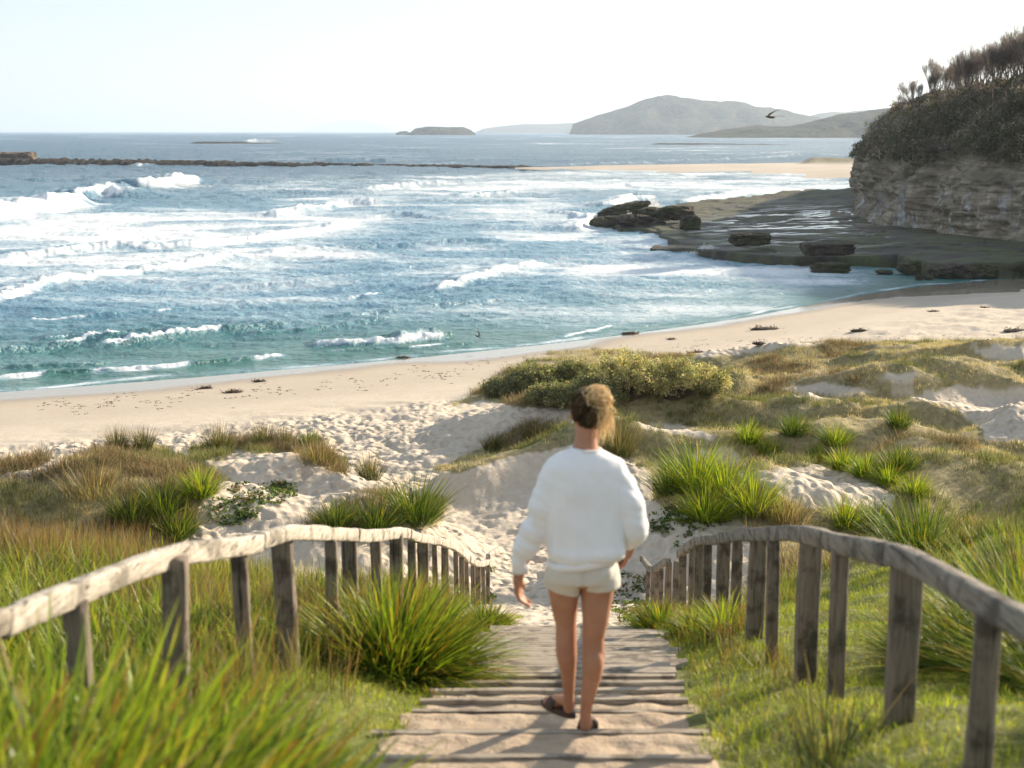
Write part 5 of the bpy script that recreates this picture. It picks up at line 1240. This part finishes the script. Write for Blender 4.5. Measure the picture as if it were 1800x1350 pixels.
    o, me, co = fuse('body', P, .0052, .5, SK, t, org, 4); setco(me, co, org)
    # eyes
    for sx in (-.034, .018):
        e = ell(hc+[sx-.004, .124-.2*abs(sx), -.004], (.011, .008, .007), 10); mesh('eye', e[0]-np.array(org), e[1], mat_simple('eye_white', (.6, .58, .55), .3), t)
    # sweatshirt
    S = []
    S.append(rings([(Wp(1030, 787), .064, .060, -.05), (Wp(1029, 794), .092, .072, 0), (Wp(1029, 803), .136, .090, 0), (Wp(1028, 818), .162, .108, 0), (Wp(1028, 850), .172, .120, 0), (Wp(1028, 900), .174, .130, .02), (Wp(1028, 940), .182, .140, .06), (Wp(1028, 962), .184, .144, .11), (Wp(1027, 974), .180, .144, .14), (Wp(1027, 980), .165, .134, .15)], e=.92))
    def sleeve(pts):
        for a, b in zip(pts[:-1], pts[1:]): S.append(cap(a[0], a[1], b[0], b[1], 18))
    sleeve([(Wp(982, 824), .054), (Wp(967, 852), .059), (Wp(957, 890), .062), (Wp(944, 925, .01), .062), (Wp(930, 958, .03), .056), (Wp(919, 978, .04), .050), (Wp(916, 992, .045), .036)])
    sleeve([(Wp(1076, 824), .055), (Wp(1092, 852), .064), (Wp(1103, 885, -.01), .070), (Wp(1108, 910, .0), .073), (Wp(1111, 928, .01), .064), (Wp(1110, 941, .02), .050), (Wp(1108, 950, .04), .037)])
    o, me, co = fuse('sweatshirt', S, .0085, .6, SW, t, org, 7)
    me2 = me; nn = np.zeros(len(co)*3, dtype=np.float32); me.vertices.foreach_get('normal', nn); nn = nn.reshape(-1, 3)
    c = co-np.array(org)
    zrel = c[:, 2]
    # soft folds: drags from the shoulders on the back, rings on the sleeves
    f1 = fbm3(c*np.array([1.6, 1.2, .7]), 3.4, 700, 3)*.036; f2 = fbm3((c+np.stack([c[:, 2]*.5, c[:, 1]*0, c[:, 0]*.4], 1))*np.array([.9, 1, 3.2]), 5.5, 710, 3)*.013
    arm = sm(.145, .20, np.abs(c[:, 0]-(Wp(1027, 900)[0]-org[0])))
    d = f1*(1-arm*.3) + f2*(.25+.95*arm) + .010*np.exp(-((zrel-(Wp(1027, 965)[2]-org[2]))/.03)**2)*(1-arm)
    co2 = co + nn*d[:, None]; setco(me, co2, org)
    # ribbed hem, collar and cuffs
    def band(c0, rx, ry, tl, h, th, n=120):
        a = np.linspace(0, 2*math.pi, n, endpoint=False); rows = [(0, 0), (0, 1), (1, 1), (1, 0)]; V = []
        rib = .0012*np.sign(np.sin(a*40))
        for (o_, u_) in [(-th, -h/2), (th, -h/2), (th*1.3, 0), (th, h/2), (-th, h/2)]:
            x = np.cos(a)*(rx+o_+rib); y = np.sin(a)*(ry+o_+rib); V.append(np.stack([c0[0]+x, c0[1]+y, c0[2]+x*tl+u_], 1))
        V = np.concatenate(V)-np.array(org); F = [(i*n+j, i*n+(j+1) % n, ((i+1) % 5)*n+(j+1) % n, ((i+1) % 5)*n+j) for i in range(5) for j in range(n)]
        return V, np.array(F)
    V, F = band(Wp(1027, 981), .168, .136, .15, .035, .006); mesh('hem_band', V, F, SW, o)
    V, F = band(Wp(1030, 789, .0), .066, .061, -.05, .014, .004); mesh('collar', V, F, SW, o)
    V, F = band(Wp(915, 998, .05), .033, .033, .1, .045, .005); mesh('cuff', V, F, SW, o)
    # shorts
    H = []
    H.append(rings([(Wp(1024, 975), .160, .125, .05), (Wp(1024, 990), .168, .135, .03), (Wp(1024, 1005), .172, .138, 0), (Wp(1024, 1017), .170, .132, 0)]))
    H.append(rings([(Wp(991, 1000), .085, .100, 0), (Wp(990, 1018, .0), .092, .100, -.1), (Wp(990, 1032, .02), .090, .096, -.22), (Wp(990, 1037, .02), .086, .092, -.25)]))
    H.append(rings([(Wp(1053, 998), .088, .104, 0), (Wp(1055, 1015, 0), .094, .104, .02), (Wp(1056, 1028, 0), .094, .100, .03), (Wp(1056, 1032, 0), .090, .096, .03)]))
    H.append(ell(Wp(1003, 1006, -.055), (.080, .070, .075))); H.append(ell(Wp(1047, 1004, -.06), (.084, .072, .075)))
    o2, me, co = fuse('shorts', H, .0075, .5, SHM, t, org, 4)
    nn = np.zeros(len(co)*3, dtype=np.float32); me.vertices.foreach_get('normal', nn); nn = nn.reshape(-1, 3); c = co-np.array(org)
    seam = -.012*np.exp(-((c[:, 0]-(Wp(1024, 1000)[0]-org[0]))/.012)**2)*(nn[:, 1] < -.1)
    setco(me, co + nn*(fbm3(c*np.array([1, 1, 2.5]), 6, 720, 3)*.008 + seam)[:, None], org)
    # sandals: sole and strap
    ML = mat_simple('dark_leather', (.035, .022, .016), .6, 60, .3, .003, (.06, .038, .026))
    for h, dirx in ((hl, -.75), (hr, .16)):
        f = np.array([dirx, 1.0, 0]); f /= np.linalg.norm(f); sd = np.array([f[1], -f[0], 0])
        s_ = empty('sandal', tuple(h-np.array(org))); s_.parent = t
        a = np.linspace(0, 2*math.pi, 40, endpoint=False); L_ = .255; wv = .046+.008*np.cos(a)
        out = np.stack([(np.cos(a)*L_/2+.085), np.sin(a)*wv], 1); V = []
        for zz, k in ((-.030, .96), (-.022, 1.0), (-.010, 1.0), (-.006, .95)): V.append(out[:, :1]*k*f + out[:, 1:]*k*sd + np.array([0, 0, zz]))
        V = np.concatenate(V+[np.array([[0, 0, -.006]])+f*.08, np.array([[0, 0, -.030]])+f*.08]); n = 40
        F = [(i*n+j, i*n+(j+1) % n, (i+1)*n+(j+1) % n, (i+1)*n+j) for i in range(3) for j in range(n)]; T = [(3*n+j, 3*n+(j+1) % n, 4*n) for j in range(n)]+[((j+1) % n, j, 4*n+1) for j in range(n)]
        mesh('sole', V, [np.array(F), np.array(T)], ML, s_)
        q = np.linspace(-1.65, 1.65, 20); V = []
        for dd, rr in ((.075, .044), (.135, .044), (.135, .048), (.075, .048)): V.append(f*dd + (np.sin(q)*rr*1.05)[:, None]*sd + np.stack([q*0, q*0, np.cos(q)*rr*1.05-.012], 1))
        V = np.concatenate(V); F = [(i*20+j, i*20+j+1, ((i+1) % 4)*20+j+1, ((i+1) % 4)*20+j) for i in range(4) for j in range(19)]
        mesh('strap', V, np.array(F), ML, s_)
    # hair: dark underlayer, swept up to a blonde knot, loose ends falling on the right
    HM = NT('hair'); cc = HM.attr('Col', 'Color'); htr = HM.n('ShaderNodeBsdfTranslucent'); HM.put(htr.inputs[0], cc); hmx = HM.n('ShaderNodeMixShader'); hmx.inputs[0].default_value = .35
    HM.t.links.new(HM.bsdf(cc, .5, Specular_IOR_Level=.4), hmx.inputs[1]); HM.t.links.new(htr.outputs[0], hmx.inputs[2]); hmat = HM.out(hmx.outputs[0])
    DK = (.035, .020, .012); BL_ = (.78, .58, .32); ML_ = (.20, .125, .065)
    parts = []
    e = ell(hc+[.004, -.010, .012], (.082, .094, .098), 30); up = e[0][:, 2] > hc[2]-.075; col = np.where(((e[0][:, 2]-hc[2]) > .035)[:, None], np.array(ML_), np.array(DK)); parts.append((e[0], e[1], col))
    bun = Wp(1050, 697, -.005)
    bun = Wp(1051, 700, -.02); e = ell(bun, (.052, .05, .048), 20); parts.append((e[0], e[1], np.tile((.45, .31, .16), (len(e[0]), 1))))
    rs = np.random.default_rng(3)
    def ribbon(P, w_, c0, c1):
        P = np.array(P); n = len(P); T = np.gradient(P, axis=0); S_ = np.cross(T, rs.normal(0, 1, 3)); S_ /= np.linalg.norm(S_, axis=1)[:, None]+1e-9
        wv = w_*np.sin(np.linspace(.25, math.pi-.05, n))[:, None]; V = np.stack([P-S_*wv/2, P+S_*wv/2], 1).reshape(-1, 3)
        k = np.arange(n-1)*2; m = np.linspace(0, 1, n)[:, None]; m = m**1.8; c_ = np.array(c0)*(1-m)+np.array(c1)*m
        parts.append((V, np.stack([k, k+1, k+3, k+2], 1), np.repeat(c_, 2, 0)))
    sk = np.array([.084, .097, .101]); db = (bun-hc-[.004, -.01, .012]); db = db/np.linalg.norm(db)
    for i in range(520):
        th_ = rs.uniform(0, 6.28); zz = rs.uniform(-.95, .35); d0 = np.array([math.cos(th_)*math.sqrt(1-zz*zz), math.sin(th_)*math.sqrt(1-zz*zz), zz])
        if d0[1] > .35 and zz < .1: continue
        P_ = []
        for s in np.linspace(0, 1, 9):
            d = d0*(1-s)+db*s; d /= np.linalg.norm(d); P_.append(hc+[.004, -.01, .012]+d*sk*(1.0+.05*math.sin(s*3.14)*rs.random()+.02*s) )
        b = rs.random(); top = max(0, zz+.3)
        c0 = np.array(DK)*(1-.3*b)+np.array(BL_)*.3*b*top; c1 = np.array(BL_)*rs.uniform(.55, 1.25) if d0[0] > -.35 or b > .6 else np.array(ML_)
        ribbon(P_, .006, c0, c1)
    for i in range(260):
        a1 = rs.normal(0, 1, 3); a1 /= np.linalg.norm(a1); a2 = np.cross(a1, rs.normal(0, 1, 3)); a2 /= np.linalg.norm(a2); r_ = rs.uniform(.048, .068); a0 = rs.uniform(0, 6.28)
        c_ = bun + rs.normal(0, .006, 3); P_ = [c_ + r_*(math.cos(a0+q)*a1+math.sin(a0+q)*a2)*[1, 1, .9] for q in np.linspace(0, rs.uniform(1.2, 2.8), 9)]
        ribbon(P_, .005, np.array(BL_)*rs.uniform(.5, 1.3), np.array(BL_)*rs.uniform(.7, 1.5))
    for i in range(150):
        s0 = bun + [rs.uniform(.0, .04), rs.normal(0, .02), rs.uniform(-.03, .03)]; L_ = rs.uniform(.07, .215); wob = rs.uniform(.004, .020); ph_ = rs.uniform(0, 6.28); dx = rs.uniform(-.01, .045)
        P_ = [s0+[dx*math.sin(min(s*2.2, 1.57))+wob*math.sin(s*9+ph_)-.012*s, -.012+rs.normal(0, .002)-.03*s, -L_*s+.02*math.sin(s*3.1)] for s in np.linspace(0, 1, 12)]
        ribbon(P_, .0045, np.array(BL_)*rs.uniform(.6, 1.2), np.array(BL_)*rs.uniform(.7, 1.5))
    V, F, C_ = join(parts); mesh('hair', V-np.array(org), F, hmat, t, attrs={'Col': np.clip(C_, 0, 1)})
    tag(t, 'woman seen from behind walking down the steps, white sweatshirt, cream shorts, blonde hair tied up', 'person')
woman()

# ------------------------------------------------------------------ birds
def bird(px, py, D, span, roll, head, lab):
    p = at(px, py, D); t = empty('bird', p); BM = mat_simple('dark_feathers', (.02, .02, .025), .6, col2=(.05, .04, .035))
    k = span
    b = join([ell((0, 0, 0), (.22*k, .055*k, .055*k), 14), ell((-.19*k, 0, .02*k), (.06*k, .045*k, .045*k), 10), cap((-.23*k, 0, .015*k), .018*k, (-.28*k, 0, .005*k), .004*k, 6, 3)])
    mesh('body', b[0], b[1], BM, t)
    def wing(sy, up):
        ch = [(0, .0, .15), (.12, -.02, .15), (.25, .08, .13), (.38, .26, .09), (.52, .52, .02)]; V = []
        for (s, back, c_) in ch:
            y = s*math.cos(up)*sy*k; z = s*math.sin(up)*k
            for (dx, dz) in ((-.5, 0), (-.1, .010), (.5, .002), (-.1, -.006)): V.append(((-.04+back+dx*c_)*k, y, z+dz*k))
        F = [(i*4+j, i*4+(j+1) % 4, (i+1)*4+(j+1) % 4, (i+1)*4+j) for i in range(4) for j in range(4)]
        mesh('wing', np.array(V), np.array(F), BM, t)
    wing(1, head[0]); wing(-1, head[1])
    V = [(.15, -.03, 0), (.15, .03, 0), (.15, 0, .02), (.42, -.09, 0), (.40, -.05, .0), (.26, 0, .0), (.40, .05, 0), (.42, .09, 0)]
    V = np.array(V)*k; mesh('tail', V, [np.array([[0, 3, 4, 5], [1, 5, 6, 7]]), np.array([[0, 5, 2], [1, 2, 5]])], BM, t)
    t.rotation_euler = roll
    tag(t, lab, 'bird')
bird(1355, 206, 14, .21, (R(0), R(4), R(8)), (R(48), R(8)), 'small dark swallow with swept wings flying in front of the far headland')
bird(840, 591, 24, .24, (R(10), R(-20), R(-140)), (R(60), R(20)), 'small dark bird flying low over the edge of the surf')

# ------------------------------------------------------------------ seaweed on the beach
WM = mat_simple('dry_seaweed', (.045, .028, .016), .9, col2=(.09, .06, .035))
def weed(px, py, w_, h_, lab):
    g = G(px, py, .5); x, y = g.x, g.y
    p = on(px, py); n = 90; a = rng.random(n)*6.28; q = np.sqrt(rng.random(n))
    base = np.stack([np.cos(a)*q*w_/2, np.sin(a)*q*w_*.35, (1-q)*h_*.7-.01], 1)
    V, F, C = blades(base, rng.uniform(.10, .30, n)*w_**.5, rng.uniform(.02, .045, n), rng.random(n)*6.28, rng.uniform(.8, 1.5, n), rng.uniform(.1, .5, n), np.tile([.05, .03, .02], (n, 1)), np.tile([.05, .03, .02], (n, 1)), seg=3)
    e = ell((0, 0, .0), (w_*.42, w_*.22, h_*.6), 16); r = 1+.35*fbm3(e[0], 6, int(px), 3); E = e[0]*r[:, None]
    V2, F2, _ = join([(V, F, C), (E, e[1], np.zeros((len(E), 3)))])
    o = mesh('seaweed', V2, F2, WM); o.location = p; tag(o, lab, 'seaweed', 'washed up seaweed')
WD = [(1107, 587, .9, .16, 'dark seaweed heap at the water\'s edge above the shrub mound'), (1347, 579, 1.6, .18, 'widest dark seaweed heap on the smooth beach right of centre'), (1511, 582, .8, .14, 'dark seaweed heap right of the widest one on the beach'),
      (1790, 582, 1.4, .14, 'flat dark seaweed at the right edge of the beach'), (708, 630, .7, .14, 'dark seaweed heap on the wet line left of centre'), (1333, 604, .5, .08, 'tiny seaweed scrap below the widest heap'), (1180, 597, .4, .07, 'tiny seaweed scrap right of the heap at the water\'s edge'),
      (1640, 548, .5, .08, 'tiny seaweed scrap high on the smooth beach near the rocks'), (1225, 620, .8, .06, 'flat seaweed strip behind the olive shrubs'), (1730, 541, .4, .06, 'faint seaweed scrap at the far right of the beach'),
      (455, 671, .5, .10, 'small dark seaweed lump on the tan sand, left half'), (362, 683, .6, .10, 'dark seaweed lump left of the middle of the weed line'), (410, 690, .7, .12, 'rounded dark lump at the edge of the trampled sand')]
for a_ in WD: weed(*a_)
# the scattered weed line along the beach
def weedline():
    n = 300; t = rng.random(n); cc = rng.uniform(-20, 880, 34); px = np.concatenate([cc[rng.integers(0, 34, 220)] + rng.normal(0, 16, 220), rng.uniform(1150, 1800, 80)]); 
    py = np.where(px < 900, np.interp(px, [-20, 200, 500, 880], [722, 708, 688, 640]) + rng.normal(0, 6, n) + 8*np.sin(px*.05), np.interp(px, [1150, 1400, 1800], [612, 595, 592]) + rng.normal(0, 8, n))
    P = np.array([tuple(on(a, b)) for a, b in zip(px, py)]); P[:, 2] += .005
    V = leaf_cloud(P, rng.uniform(.04, .16, n), 8, .05, np.tile([.06, .038, .024], (n, 1)), flat=.05, aspect=.4)
    stuff('weed_litter', V, 'thin line of dark weed scraps scattered along the beach', 'seaweed litter', M_DRY)
weedline()
# white spray thrown up behind the rocks
def spray(px, py, w_, h_, lab, D0=0):
    g = G(px, py, .3); n = 1500; a = rng.normal(0, .28, n)*w_; z = np.abs(rng.normal(0, .42, n))*h_*np.exp(-(a/(w_*.5))**2)
    C = np.stack([g.x+a+z*.1, g.y+rng.normal(0, .5, n), z+.1], 1)
    V = leaf_cloud(C, np.full(n, .16), 6, .07, np.tile([.85, .87, .88], (n, 1)), flat=1, aspect=.9)
    stuff('sea_spray', V, lab, 'spray', M_DRY)
spray(1143, 372, 3.4, 1.6, 'white spray bursting behind the humped end rock')
spray(1103, 392, 1.5, .9, 'white splash in the gap between the two end rocks')
spray(1243, 440, 2.0, .5, 'white splash on the near edge of the rock shelf')
spray(455, 250, 16, 3.2, 'white surf breaking over the small offshore reef')
for i_, (a_, b_, c_, d_) in enumerate([(60, 366, 10, 1.2), (185, 340, 5, 1.0), (300, 326, 9, 1.2)]): spray(a_, b_, c_, d_, 'spray blown back off the crest of the %s breaking wave from the left' % ['first', 'second', 'third'][i_])

# ------------------------------------------------------------------ sea air
def haze():
    x0, x1, y0, y1, z0, z1 = -30000, 30000, -60, 61000, -40, 290
    V = np.array([(x, y, z) for z in (z0, z1) for y in (y0, y1) for x in (x0, x1)], float)
    F = np.array([(0, 2, 3, 1), (4, 5, 7, 6), (0, 1, 5, 4), (2, 6, 7, 3), (0, 4, 6, 2), (1, 3, 7, 5)])
    t = NT('sea_air'); v = t.n('ShaderNodeVolumePrincipled'); v.inputs['Color'].default_value = (.70, .83, 1, 1); v.inputs['Density'].default_value = 1.05e-4; v.inputs['Anisotropy'].default_value = .3
    o = t.n('ShaderNodeOutputMaterial'); t.t.links.new(v.outputs[0], o.inputs[1])
    h = mesh('haze', V, F, t.m, smooth=False); tag(h, kind='stuff')
if HAZE: haze()
